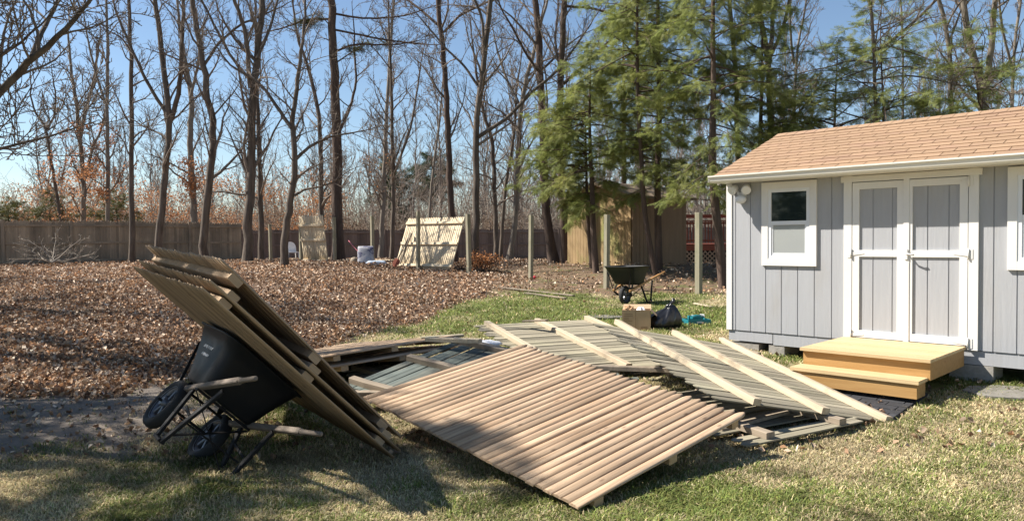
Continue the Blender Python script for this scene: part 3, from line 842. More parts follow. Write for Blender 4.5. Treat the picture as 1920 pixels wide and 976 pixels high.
board_fence('board_fence', 'dark brown board fence farther off behind the posts and pale panels', [(-22, 43.5), (-10, 44), (2.8, 44.3), (16, 44.5)], 'fence_dark', seed=4)

# ------------------------------------------------------------------ brown shed and red deck at the back
def build_brown_shed():
    A = np.array((3.86, 24.0)); Bq = np.array((5.95, 25.5)); Cq = np.array((2.15, 26.9))
    z0 = .72
    d1 = (Bq - A) / np.linalg.norm(Bq - A); d2 = np.array([-d1[1], d1[0]])
    w1 = np.linalg.norm(Bq - A); w2 = 3.2
    t = thing('tool_shed', 'tan brown board shed behind the evergreens at the back', 'shed', frame((A[0], A[1], z0), (d1[0], d1[1], 0), (d2[0], d2[1], 0), (0, 0, 1)))
    def boards(mb, p, q, n, h0, h1, out):
        for k in range(n):
            a = np.array(p) + (np.array(q) - np.array(p)) * (k / n); b = np.array(p) + (np.array(q) - np.array(p)) * ((k + .93) / n)
            o = np.array(out) * .02
            hh0 = h0 + (h1 - h0) * k / n; hh1 = h0 + (h1 - h0) * (k + .93) / n
            V = [(a[0] + o[0], a[1] + o[1], -.1), (b[0] + o[0], b[1] + o[1], -.1), (b[0] + o[0], b[1] + o[1], hh1), (a[0] + o[0], a[1] + o[1], hh0),
                 (a[0], a[1], -.1), (b[0], b[1], -.1), (b[0], b[1], hh1), (a[0], a[1], hh0)]
            mb.add(V, [(0, 1, 2, 3), (7, 6, 5, 4), (0, 4, 5, 1), (1, 5, 6, 2), (2, 6, 7, 3), (3, 7, 4, 0)])
    m = MB(); boards(m, (0, 0), (w1, 0), 15, 2.25, 2.25, (0, -1)); m.build('wall', 'brown_siding_shaded', t)
    m = MB(); boards(m, (0, w2), (0, .022), 22, 2.25, 2.25, (-1, 0)); m.build('wall', 'brown_siding_lit', t)
    m = MB(); boards(m, (w1, .022), (w1, w2), 22, 2.25, 2.25, (1, 0)); m.box(.02, w1 - .02, w2 - .02, w2, -.1, 2.25).build('wall', 'brown_siding_shaded', t)
    dm = MB(); dm.box(w1 * .48, w1 * .90, -.042, -.0215, 0, 1.95); dm.build('door', 'brown_siding_shaded', t)
    r = MB()
    for s in (0, 1):
        V = [(-.25, -.25, 2.2), (w1 + .3, -.25, 2.2), (w1 + .3, w2 / 2, 2.75), (-.25, w2 / 2, 2.75)]
        V = [(x, (y if s == 0 else w2 - y), z) for x, y, z in V]
        r.add(V + [(x, y, z + .09) for x, y, z in V], [(0, 1, 2, 3), (7, 6, 5, 4), (0, 4, 5, 1), (1, 5, 6, 2), (2, 6, 7, 3), (3, 7, 4, 0)])
    r.build('roof', 'brown_roof', t)
    g = MB()
    for x in (.0, w1 - .02):
        P = [(x, 0, 2.25), (x, w2, 2.25), (x, w2 / 2, 2.72)]; g.add(P + [(p[0] + .02, p[1], p[2]) for p in P], [(0, 2, 1), (3, 4, 5), (0, 1, 4, 3), (1, 2, 5, 4), (2, 0, 3, 5)])
    g.build('gable', 'brown_siding_lit', t)
build_brown_shed()

def build_red_deck():
    Y = 31.0; x0, x1 = 7.1, 15.5
    zf = 1.42; zb = gz1(9, Y) - .1
    t = thing('raised_deck', 'red stained raised deck with railing and pale lattice skirt at the back', 'deck', at(x0, Y, 0))
    Lx = x1 - x0
    MB().box(0, Lx, 0, 4, zf - .06, zf).build('floor_boards', 'redwood', t)
    MB().box(0, Lx, -.05, -.005, zf - .28, zf - .02).build('rim_joist', 'redwood', t)
    r = MB(); r.box(0, Lx, -.04, .08, zf + .92, zf + .97).box(0, Lx, .0, .05, zf + .1, zf + .17).box(0, Lx, .0, .05, zf + .82, zf + .9)
    n = int(Lx / .125)
    for k in range(n): r.box(k * .125 + .03, k * .125 + .07, -.03, -.002, zf + .02, zf + .92)
    r.build('railing', 'redwood', t)
    for x in (.0, 1.9, 3.8, 5.7, 7.6): MB().box(x, x + .1, .06, .16, zf, zf + 1.3).build('post', 'redwood', t)
    MB().box(.3, Lx, 1.0, 1.1, zf + 1.1, zf + 1.25).build('upper_rail', 'redwood', t)
    l = MB(); z1 = zf - .29; H = z1 - zb; st = .19
    for k in range(int((Lx + H) / st)):
        for s in (1, -1):
            xa, xb = k * st - H, k * st
            za, zc = (zb, z1) if s == 1 else (z1, zb)
            pa = np.array([xa, za]); pb = np.array([xb, zc])
            if xa < 0: f = (0 - xa) / (xb - xa); pa = pa + (pb - pa) * f
            if xb > Lx: f = (Lx - pa[0]) / (xb - pa[0]); pb = pa + (pb - pa) * f
            if pb[0] - pa[0] < .05: continue
            yy = -.02 if s == 1 else -.034
            l.bar((pa[0], yy, pa[1]), (pb[0], yy, pb[1]), .012, .05, up=(0, 1, 0.001) if False else (0, 0, 1))
    l.build('lattice', 'lattice', t)
    MB().box(.02, Lx, .3, .35, zb, zf - .07).build('under_deck_shade', 'dark', t)  # near-black sheet standing in for the shade under the deck
build_red_deck()

# ------------------------------------------------------------------ wheelbarrows
def build_barrow(label, M, handle='handle', logo=True):
    """local x right, y forward (wheel end), z up, origin on the ground under the axle"""
    t = thing('wheelbarrow', label, 'wheelbarrow', M)
    def ring(xh, y0, y1, z, r, grow=0.):
        pts = []
        xh += grow; y0 -= grow; y1 += grow
        for cx, cy, a0 in ((xh - r, y1 - r, 0), (-xh + r, y1 - r, 90), (-xh + r, y0 + r, 180), (xh - r, y0 + r, 270)):
            for k in range(6):
                a = math.radians(a0 + 18 * k); pts.append((cx + r * math.cos(a), cy + r * math.sin(a), z))
        return pts
    tr = MB()
    R = [ring(.22, -.42, .04, .43, .07), ring(.245, -.445, .075, .45, .08), ring(.28, -.465, .16, .58, .09), ring(.325, -.49, .25, .72, .1), ring(.362, -.51, .325, .815, .11),
         ring(.39, -.53, .35, .82, .12), ring(.392, -.532, .352, .832, .12), ring(.362, -.51, .325, .832, .11), ring(.35, -.50, .31, .815, .11), ring(.265, -.45, .14, .58, .09), ring(.225, -.43, .06, .46, .07)]
    tr.rings(R, cap0=True, cap1=True)
    tray = tr.build('tray', 'black_poly', t)
    if logo:
        lg = MB()
        rs = random.Random(4)
        # pale lettering moulded on the tray side (too small to read): strokes proud of the side wall
        for j, (zz, hh, n_) in enumerate(((.685, .06, 11), (.63, .03, 9))):
            for k in range(n_):
                y = -.02 - k * .020 - j * .03
                q = hh * rs.uniform(.45, 1.0)
                def sx(z, y): return -(.28 + (.325 - .28) * (z - .58) / .14) - .004
                lg.box(0, .003, 0, 0.013, 0, q, Matrix.Translation((sx(zz, y) - .002, y, zz + rs.uniform(-.004, .004))) @ Matrix.Rotation(rs.uniform(-.5, .5), 4, 'X'))
        lg.build('logo', 'logo', tray)
    for s in (-1, 1):
        h = MB()
        p, q = np.array((s * .20, .16, .30)), np.array((s * .285, -1.05, .61)); e = q + (q - p) / np.linalg.norm(q - p) * .24
        h.bar(p, q, .04, .045, bev=.006)
        d = (e - q) / .24
        h.tube([q - d * .01, q + d * .03, q + d * .08, q + d * .2, q + d * .235, e], [.021, .019, .0165, .0175, .016, .008], 12)
        h.build('handle', handle, t)
    for s in (-1, 1):
        l = MB(); x = s * .25; xi = s * .235
        f0, f1 = (x + s * .02, -.66, .02), (x + s * .02, -.50, .02)
        l.bar((xi, -.80, .50), f0, .05, .022, up=(1, 0, 0)).bar((xi, -.30, .385), f1, .05, .022, up=(1, 0, 0)).bar(f0, f1, .05, .022, up=(0, 0, 1))
        l.bar((xi * .98, -.42, .28), (x, -.66, .25), .02, .01, up=(1, 0, 0))
        l.build('leg', 'black_steel', t)
    br = MB()
    br.bar((-.27, -.60, .2), (.27, -.60, .2), .03, .012).bar((-.255, -.38, .415), (.255, -.38, .415), .06, .02).bar((-.23, .0, .36), (.23, .0, .36), .05, .02)
    br.bar((-.25, -.4, .4), (.27, -.60, .05), .02, .008).bar((.25, -.4, .4), (-.27, -.60, .05), .02, .008)
    for s in (-1, 1):
        br.bar((s * .2, .12, .31), (s * .15, .1, .43), .03, .012, up=(0, 1, 0)).bar((s * .20, .15, .29), (s * .17, .0, .2), .045, .014, up=(1, 0, 0))
        br.bar((s * .2, .17, .35), (s * .29, .25, .70), .022, .010, up=(0, 1, 0))
    br.bar((-.30, .0, .2), (.30, .0, .2), .02, .02)
    br.build('undercarriage', 'black_steel', t)
    def wheel(x):
        w = MB(); c = (x, 0, .2); n = 40
        prof = [(.135, -.028), (.145, -.036), (.165, -.046), (.185, -.043), (.196, -.03), (.201, -.012), (.201, .012), (.196, .03), (.185, .043), (.165, .046), (.145, .036), (.135, .028)]
        rings = []
        for k in range(n):
            a = 2 * math.pi * k / n
            rings.append([(x + o, (r + (.004 if (k % 2 and r > .18) else 0)) * math.cos(a), .2 + (r + (.004 if (k % 2 and r > .18) else 0)) * math.sin(a)) for r, o in prof])
        rings.append(rings[0])
        w.rings(rings, cap0=False, cap1=False)
        wh = w.build('wheel', 'tyre', t)
        r = MB()
        prof = [(.137, -.03), (.142, -.034), (.136, -.024), (.11, -.016), (.108, .016), (.136, .024), (.142, .034), (.137, .03)]
        rings = [[(x + o, r_ * math.cos(2 * math.pi * k / n), .2 + r_ * math.sin(2 * math.pi * k / n)) for r_, o in prof] for k in range(n + 1)]
        r.rings(rings, cap0=False, cap1=False)
        r.tube([(x - .05, 0, .2), (x + .05, 0, .2)], .032, 16)
        for k in range(5):
            a = 2 * math.pi * k / 5 + .3
            r.bar((x, .025 * math.cos(a), .2 + .025 * math.sin(a)), (x, .115 * math.cos(a), .2 + .115 * math.sin(a)), .03, .04, up=(1, 0, 0))
        r.build('rim', 'rim', wh)
    return t, wheel
LBm = lambda a, b, h: LB + D1 * a + D2 * b + UU * h
o_ = LBm(.908, 1.183, -.856)
t, wheel = build_barrow('black wheelbarrow tipped on its side under the leaning panels', frame(o_, D1, D2, UU), 'handle')
wheel(-.216); wheel(.216)
fy = nrm((-.62, -.78, 0)); fx = np.cross(fy, (0, 0, 1))
pb = depth(1172, 568, 16.2)
t, wheel = build_barrow('black wheelbarrow with an orange wooden handle standing upright on the grass', frame((pb[0], pb[1], gz1(pb[0], pb[1])), fx, fy, (0, 0, 1)), 'handle_orange', logo=False)
wheel(0.)

# ------------------------------------------------------------------ box, rubbish bag, tool case
def build_box():
    zg = .14
    p = depth(1193, 621, 11.9)
    t = thing('cardboard_box', 'open cardboard box with printed sides on the grass behind the heap', 'box', at(p[0], p[1], zg, math.radians(-12)))
    W, D, H = .45, .32, .34
    b = MB(); e = .006
    b.box(-W / 2, W / 2, 0, e, 0, H).box(-W / 2, W / 2, D - e, D, 0, H).box(-W / 2, -W / 2 + e, e, D - e, 0, H).box(W / 2 - e, W / 2, e, D - e, 0, H).box(-W / 2 + e, W / 2 - e, e, D - e, 0, .02)
    b.build('carton', 'card', t)
    f = MB()
    f.bar((-W / 2, -.002, H), (W / 2, -.002, H), .004, .004)
    for (p, q, r_, s) in (((-W / 2, D, H), (W / 2, D, H), (W / 2, D + .12, H + .06), (-W / 2, D + .12, H + .06)), ((W / 2, 0, H), (W / 2, D, H), (W / 2 + .1, D, H - .09), (W / 2 + .1, 0, H - .09))):
        V = [p, q, r_, s]; f.add(V + [(a, b_, c - .005) for a, b_, c in V], [(0, 1, 2, 3), (7, 6, 5, 4), (0, 4, 5, 1), (1, 5, 6, 2), (2, 6, 7, 3), (3, 7, 4, 0)])
    f.build('flap', 'card', t)
    g = MB(); rr = random.Random(2)
    g.box(-.012, -.006, -.0015, -.0003, 0, H)
    for z in (.27, .24, .215, .19, .165): g.box(-.2, -.2 + rr.uniform(.08, .15), -.0015, -.0003, z, z + .009)
    for z in (.07, .05): g.box(.07, .07 + rr.uniform(.08, .12), -.0015, -.0003, z, z + .01)
    for z in (.26, .235, .21): g.box(-W / 2 - .0015, -W / 2 - .0003, .07, .07 + rr.uniform(.08, .14), z, z + .01)
    g.build('print', 'print', t)
    # crumpled paper in the top
    def crumple(c, r, seed, n=14):
        q = np.random.default_rng(seed); m = MB(); rings = []
        for i in range(8):
            th = math.pi * (i + .3) / 8
            rings.append([tuple(np.array(c) + np.array((math.sin(th) * math.cos(a) * 1.0, math.sin(th) * math.sin(a), math.cos(th) * .8)) * r * q.uniform(.65, 1.25)) for a in np.linspace(0, 2 * math.pi, n, endpoint=False)])
        return m.rings(rings, smooth=False)
    M = t.matrix_world
    c = M @ Vector((-.12, .14, H - .0))
    o = crumple((0, 0, 0), .085, 1).build('crumpled_paper', 'paper'); o.location = c
    tag(o, 'crumpled brown paper sticking out of the cardboard box', 'paper')
    c = M @ Vector((.07, .16, H - .015))
    o = crumple((0, 0, 0), .07, 3).build('white_scrap', 'bagwhite'); o.location = c
    tag(o, 'white paper scrap in the top of the cardboard box', 'paper')
build_box()

def build_bag():
    p = depth(1243, 616, 12.2); q = np.random.default_rng(11)
    m = MB(); rings = []; n = 48
    ph = q.uniform(0, 6.28, 12)
    prof = [(0, .20), (.02, .25), (.08, .275), (.16, .265), (.23, .22), (.29, .165), (.335, .11), (.36, .065), (.385, .05), (.42, .07), (.45, .05), (.455, .01)]
    for i, (z, r) in enumerate(prof):
        ring = []
        f = z / .455
        for k in range(n):
            a = 2 * math.pi * k / n
            rr = r * (1 + .06 * math.sin(3 * a + ph[0] + 2 * f) + .07 * math.sin(7 * a + ph[1] + 4 * f) * (.4 + f) + .05 * math.sin(13 * a + ph[2] - 5 * f) + .025 * math.sin(29 * a + 9 * f + ph[3]))
            ring.append((rr * math.cos(a) * 1.12 + .16 * f * f - .02, rr * math.sin(a) * .85, z * .93 + (.05 * math.cos(a) * f) + .012 * math.sin(5 * a + ph[4])))
        rings.append(ring)
    m.rings(rings)
    o = m.build('rubbish_bag', 'bagblack'); o.location = (p[0], p[1], gz1(p[0], p[1]) + .01)
    tag(o, 'full black plastic rubbish bag beside the cardboard box', 'rubbish bag')
build_bag()

def build_case():
    p = depth(1312, 614, 12.6)
    t = thing('tool_case', 'open teal plastic tool case lying on the grass by the shed', 'tool case', at(p[0], p[1], None, math.radians(8)))
    W, D, H = .40, .32, .085
    def tray(name, y0, M=None, hh=H):
        b = MB(); e = .012
        for args in ((-W / 2, W / 2, y0, y0 + e, 0, hh), (-W / 2, W / 2, y0 + D - e, y0 + D, 0, hh), (-W / 2, -W / 2 + e, y0 + e, y0 + D - e, 0, hh), (W / 2 - e, W / 2, y0 + e, y0 + D - e, 0, hh), (-W / 2 + e, W / 2 - e, y0 + e, y0 + D - e, 0, .02)):
            b.box(*args, M)
        for x in (-.13, .13): b.box(x - .03, x + .03, y0 - .012, y0 - .0005, .015, hh - .01, M)
        return b.build(name, 'teal', t)
    ba = tray('case_base', 0)
    MB().box(-.05, .05, -.0022, -.0004, .03, .055).build('label_plate', 'logo', ba)
    MB().box(-.06, .06, -.035, -.022, .012, .03).box(-.06, -.045, -.022, -.0005, .012, .03).box(.045, .06, -.022, -.0005, .012, .03).build('handle', 'tealdark', ba)
    M = Matrix.Translation((-.43, .08, 0)) @ Matrix.Rotation(math.radians(14), 4, 'Z')
    tray('case_lid', 0, M, .06)
    # cordless drill and cables lying in the case: things of their own
    W2 = t.matrix_world
    d = MB()
    d.tube([(-.10, .1, .12), (-.02, .12, .125), (.05, .135, .12), (.09, .145, .118)], [.03, .036, .034, .02], 12).tube([(.09, .145, .118), (.13, .155, .117)], [.02, .016], 10)
    d.bar((-.05, .11, .11), (-.08, .2, .1), .035, .045).bar((-.085, .2, .1), (-.09, .26, .1), .06, .07)
    o = d.build('cordless_drill', 'teal'); o.matrix_world = W2
    tag(o, 'teal cordless drill lying in the open tool case', 'drill')
    c = MB(); q = np.linspace(0, 1, 30)
    c.tube(np.stack([.1 + .06 * np.cos(q * 14), .2 + .06 * np.sin(q * 14), .10 + .05 * q], 1), .008, 6)
    c.tube(np.stack([.02 + .05 * np.cos(q * 9 + 1), .24 + .04 * np.sin(q * 9), .1 + .04 * q], 1), .008, 6)
    o = c.build('coiled_cable', 'logo'); o.matrix_world = W2
    tag(o, 'pale coiled cable in the open teal tool case', 'cable')
build_case()

# ------------------------------------------------------------------ small things on the ground
def board_thing(name, label, cat, p, q, w, h, material, tilt=0, group=None):
    p = np.array(p, float); q = np.array(q, float); c = (p + q) / 2
    d = nrm(q - p); a = nrm(np.cross(d, (0, 0, 1))); b = np.cross(a, d)
    m = MB(); L = np.linalg.norm(q - p); rr = random.Random(int(abs(p[0] * 1000)))
    rings = []
    for k in range(6):
        y = -L / 2 + L * k / 5; wo = rr.uniform(-.05, .05) * w
        rings.append([(x * w / 2 + wo, y, z * h / 2) for x, z in ((-1, -.8), (-.9, -1), (.9, -1), (1, -.8), (1, .8), (.9, 1), (-.9, 1), (-1, .8))])
    m.rings(rings, smooth=False)
    o = m.build(name, material); o.matrix_world = frame(c, a, d, b)
    return tag(o, label, cat, group)
def gpt(x, y, dz=.03, Y=None):
    d = ray(x, y); z = .3
    for _ in range(30):
        tt = (z - EYE) / d[2]; P = d * tt; z = .5 * z + .5 * gz1(P[0], P[1])
    return np.array([d[0] * (z - EYE) / d[2], d[1] * (z - EYE) / d[2], z + dz])
board_thing('loose_board', 'long grey board on bare earth in front of the post row', 'board', gpt(935, 540), gpt(1075, 556), .14, .025, 'rail_grey')
board_thing('loose_board', 'short dark board on bare earth below the long grey board', 'board', gpt(985, 551), gpt(1060, 561), .12, .025, 'fence_wood')
board_thing('loose_board', 'bright new lumber lying flat between the pine and the narrow panel', 'board', depth(520, 487, 33.5), depth(620, 484, 32.5), .2, .08, 'tan_wood')
board_thing('loose_board', 'bright new lumber lying flat behind the cement bags', 'board', depth(640, 487, 31.5), depth(742, 489, 30), .25, .1, 'tan_wood')
board_thing('stick', 'pale broken stick on the grass near the grey shed', 'stick', gpt(1302, 570, .02), gpt(1335, 577, .02), .05, .03, 'rail_old')
board_thing('wood_scrap', 'weathered wood splinter on the grass beside the grey panel', 'wood scrap', gpt(1372, 656, .03), gpt(1422, 668, .03), .12, .03, 'rail_grey')
board_thing('wood_scrap', 'splintered brown scrap against the outer rail of the grey panel', 'wood scrap', gpt(1352, 652, .12), gpt(1408, 680, .10), .07, .04, 'rail_old')
board_thing('loose_board', 'thin dark board sticking out between the two grey panels', 'board', (-.1 + .25, 9.95, .53), (.45, 9.75, .56), .09, .025, 'fence_wood')
board_thing('loose_board', 'broken grey rail at the near end of the green panel', 'board', (.75, 7.45, .33), (1.75, 7.0, .37), .09, .045, 'rail_grey')
board_thing('loose_board', 'short old board lying across the top of the green panel', 'board', (-.95, 8.25, .52), (-.35, 8.0, .53), .1, .045, 'rail_old')
board_thing('loose_board', 'old broken board under the lower corner of the large panel', 'board', (-1.55, 6.9, .2), (-.8, 6.75, .22), .1, .045, 'rail_grey')
board_thing('loose_board', 'short pale board lying on the leaf side of the green panel', 'board', (-1.1, 8.9, .45), (-.6, 9.05, .46), .09, .03, 'old_wood')
board_thing('loose_board', 'long thin board under the right edge of the large panel', 'board', gpt(1345, 818, .06), gpt(1470, 792, .1), .1, .03, 'rail_grey')
def blob(name, label, cat, c, r, material, seed, group=None, n=20):
    q = np.random.default_rng(seed); m = MB(); rings = []
    for i in range(9):
        th = math.pi * (i + .25) / 9
        rings.append([(math.sin(th) * math.cos(a) * r[0] * q.uniform(.85, 1.12), math.sin(th) * math.sin(a) * r[1] * q.uniform(.85, 1.12), math.cos(th) * r[2] * q.uniform(.9, 1.08)) for a in np.linspace(0, 2 * math.pi, n, endpoint=False)])
    m.rings(rings); o = m.build(name, material); o.location = c
    return tag(o, label, cat, group)
blob('plastic_bag', 'crumpled white plastic bag between the green panel and the large panel', 'bag', (-.32, 8.5, .43), (.19, .12, .045), 'bagwhite', 3)
for lab, px, py, r in (('grey flagstone sunk in the lawn right of the wooden step', 1890, 738, .42), ('worn grey flagstone in the lawn behind the grey panel', 1128, 595, .4)):
    p = gpt(px, py, 0); m = MB(); q = np.random.default_rng(px); n = 18
    base = [(r * q.uniform(.85, 1.05) * math.cos(a), r * .75 * q.uniform(.85, 1.05) * math.sin(a)) for a in np.linspace(0, 2 * math.pi, n, endpoint=False)]
    m.rings([[(x, y, -.03) for x, y in base], [(x, y, .022) for x, y in base], [(x * .95, y * .95, .03) for x, y in base]], smooth=False)
    o = m.build('stepping_stone', 'stone'); o.location = p; tag(o, lab, 'stepping stone')
def sack(label, p, sx, sy, sz, material, rot, tilt=0.):
    m = MB(); q = np.random.default_rng(int(sx * 1000)); rings = []; n = 24
    for f in np.linspace(-1, 1, 11):
        k = (1 - abs(f) ** 5) ** .5 if abs(f) < 1 else 0.08
        k = max(k, .12)
        rings.append([(f * sx, sy * (abs(math.cos(a)) ** .7) * math.copysign(1, math.cos(a)) * (.9 + .1 * k) * q.uniform(.94, 1.05), sz * k * (abs(math.sin(a)) ** .8) * math.copysign(1, math.sin(a)) * q.uniform(.93, 1.06)) for a in np.linspace(0, 2 * math.pi, n, endpoint=False)])
    m.rings(rings); o = m.build('cement_bag', material)
    o.matrix_world = Matrix.Translation(p) @ Matrix.Rotation(rot, 4, 'Z') @ Matrix.Rotation(tilt, 4, 'Y')
    return tag(o, label, 'cement bag')
p = depth(686, 494, 25.0); sack('grey printed cement bag standing up in the leaves before the pale post', (p[0], p[1], gz1(p[0], p[1]) + .3), .36, .27, .12, 'cement', 1.75, math.radians(-68))
p = depth(706, 505, 24.8); sack('blue and white cement bag lying flat in the leaves', (p[0], p[1], gz1(p[0], p[1]) + .1), .34, .2, .09, 'cement2', .1)
p = depth(664, 491, 25.8); blob('paint_bucket', 'small brown bucket shaped lump beside the standing cement bag', 'bucket', (p[0], p[1], p[2]), (.14, .14, .17), 'rail_grey', 9)
# shovels leaning on the wide panel
def shovel(label, top, foot, seed):
    t = thing('shovel', label, 'shovel', Matrix.Identity(4))
    top = np.array(top); foot = np.array(foot); d = nrm(foot - top); L = np.linalg.norm(foot - top)
    MB().tube([top, top + d * (L - .3)], .022, 10).build('shaft', 'rail_grey', t)
    a = nrm(np.cross(d, (0, -1, 0))); b = np.cross(a, d); m = MB(); s = top + d * (L - .32)
    rings = []
    for f, w in ((0, .03), (.06, .10), (.2, .11), (.28, .07), (.33, .015)):
        rings.append([s + d * f + a * x * w + b * (y * .006 + .02 * (1 - x * x)) for x, y in ((-1, -1), (0, -1), (1, -1), (1, 1), (0, 1), (-1, 1))])
    m.rings(rings, smooth=False); m.build('blade', 'redwood', t)
sp_ = depth(770, 436, 25.0); sq_ = depth(739, 500, 24.3)
shovel('shovel with a rusty blade leaning on the wide pale panel', sp_, sq_, 1)
board_thing('wooden_brace', 'thin wooden prop beside the shovel against the wide pale panel', 'prop', depth(771, 437, 24.95), depth(750, 494, 24.5), .06, .05, 'rail_grey')
def chair():
    p = depth(548, 486, 33); t = thing('garden_chair', 'white plastic garden chair half hidden behind the crooked trunk', 'chair', at(p[0], p[1], p[2] - .1, .6))
    s = MB(); s.box(-.24, .24, -.22, .22, .40, .43).build('seat', 'bagwhite', t)
    b = MB(); r = [[(x, .2 + .05 * (z - .4), z) for x in ()] for z in ()]
    n = 9; V = []
    for k in range(n):
        a = math.pi * k / (n - 1); V.append((-.25 * math.cos(a), .22, .6 + .28 * math.sin(a)))
    V = [(-.25, .2, .43)] + V + [(.25, .2, .43)]
    b.add(V + [(x, y + .03, z) for x, y, z in V], [tuple(range(len(V))), tuple(reversed(range(len(V), 2 * len(V))))] + [(i, len(V) + i, len(V) + (i + 1) % len(V), (i + 1) % len(V)) for i in range(len(V))])
    b.build('backrest', 'bagwhite', t)
    for x in (-.22, .22):
        for y in (-.2, .2): MB().tube([(x, y, .4), (x * 1.1, y * 1.15, 0)], .022, 8).build('leg', 'bagwhite', t)
chair()
m = MB(); a, b_ = depth(653, 450, 27.2), depth(680, 478, 26.2)
m.tube([a + (b_ - a) * f + np.array([0, 0, -.04 * math.sin(math.pi * f)]) for f in np.linspace(0, 1, 8)], .012, 6); o = m.build('mason_line', 'string'); tag(o, 'thin pink string sloping down by the tall dark pine', 'string')
p = gpt(1002, 524, .06); blob('red_cup', 'small crushed red cup on bare earth beside a post', 'cup', p, (.07, .06, .05), 'red', 5)

# ------------------------------------------------------------------ trees
class Tubes:
    def __init__(s): s.g = {}
    def add(s, pts, rad, sides):
        pts = np.asarray(pts, float); s.g.setdefault((len(pts), sides), []).append((pts, np.asarray(rad, float)))
    def mesh(s, name):
        VV, FF, n0 = [], [], 0
        for (n, k), L in s.g.items():
            P = np.stack([a for a, _ in L]); R = np.stack([b for _, b in L]); m = len(L)
            T = np.gradient(P, axis=1); T /= np.linalg.norm(T, axis=2, keepdims=True) + 1e-9
            ref = np.where(np.abs(T[:, :1, 2:3]) < .8, np.array([0, 0, 1.]), np.array([1., 0, 0]))
            A = np.cross(T, np.broadcast_to(ref, T.shape)); A /= np.linalg.norm(A, axis=2, keepdims=True) + 1e-9; B = np.cross(T, A)
            an = np.arange(k) * 2 * np.pi / k
            V = P[:, :, None] + R[:, :, None, None] * (np.cos(an)[None, None, :, None] * A[:, :, None] + np.sin(an)[None, None, :, None] * B[:, :, None])
            idx = np.arange(m * n * k).reshape(m, n, k) + n0
            a = idx[:, :-1]; b = idx[:, 1:]
            Fq = np.stack([a, np.roll(a, -1, 2), np.roll(b, -1, 2), b], -1).reshape(-1, 4)
            VV.append(V.reshape(-1, 3)); FF.append(Fq); n0 += m * n * k
        return np_mesh(name, np.concatenate(VV), np.concatenate(FF), None, True)

def resample(P, n):
    P = np.asarray(P, float)
    d = np.concatenate([[0], np.cumsum(np.linalg.norm(np.diff(P, axis=0), axis=1))]); t = np.linspace(0, d[-1], n)
    # smooth (Catmull-Rom style) through linear sampling then averaging
    Q = np.stack([np.interp(t, d, P[:, i]) for i in range(3)], 1)
    for _ in range(2): Q[1:-1] = Q[1:-1] * .5 + (Q[:-2] + Q[2:]) * .25
    return Q

def unit(v): return v / (np.linalg.norm(v) + 1e-9)

def twigs(T, pts, rad, rg, n, lv, Lmin, Lmax, up, t0=.15, ends=None, spread=(.5, 1.15), rmin=.0045):
    """side branches along a polyline"""
    seg = len(pts) - 1
    for j in range(n):
        f = t0 + (1 - t0) * (j + rg.random()) / n
        s = f * seg; i = min(int(s), seg - 1); w = s - i
        p = pts[i] * (1 - w) + pts[i + 1] * w; r = rad[i] * (1 - w) + rad[i + 1] * w
        d = unit(pts[i + 1] - pts[i])
        v = rg.normal(size=3); v -= d * (v @ d); v = unit(v)
        ang = rg.uniform(*spread)
        c = unit(d * math.cos(ang) + v * math.sin(ang) + np.array([0, 0, up * rg.uniform(.2, 1.)]))
        L = rg.uniform(Lmin, Lmax) * (1.05 - .5 * f)
        m = 6 if lv == 1 else 5 if lv == 2 else 4
        Q = [p]; cur = c.copy()
        for k in range(m - 1):
            cur = unit(cur + rg.normal(size=3) * (.17 if lv < 3 else .2) + np.array([0, 0, up * .12]))
            Q.append(Q[-1] + cur * L / (m - 1))
        Q = np.array(Q); r0 = max(min(r * rg.uniform(.35, .6), L * .022), rmin); R = np.linspace(r0, max(r0 * .25, rmin * .8), m)
        T.add(Q, R, 6 if lv == 1 else 4 if lv == 2 else 3)
        if lv < 3:
            twigs(T, Q, R, rg, rg.integers(6, 11) if lv == 1 else rg.integers(3, 7), lv + 1, L * .25, L * .58, up, .18, ends, spread, rmin)
        elif ends is not None: ends.append(Q[-1]); ends.append(Q[-2])

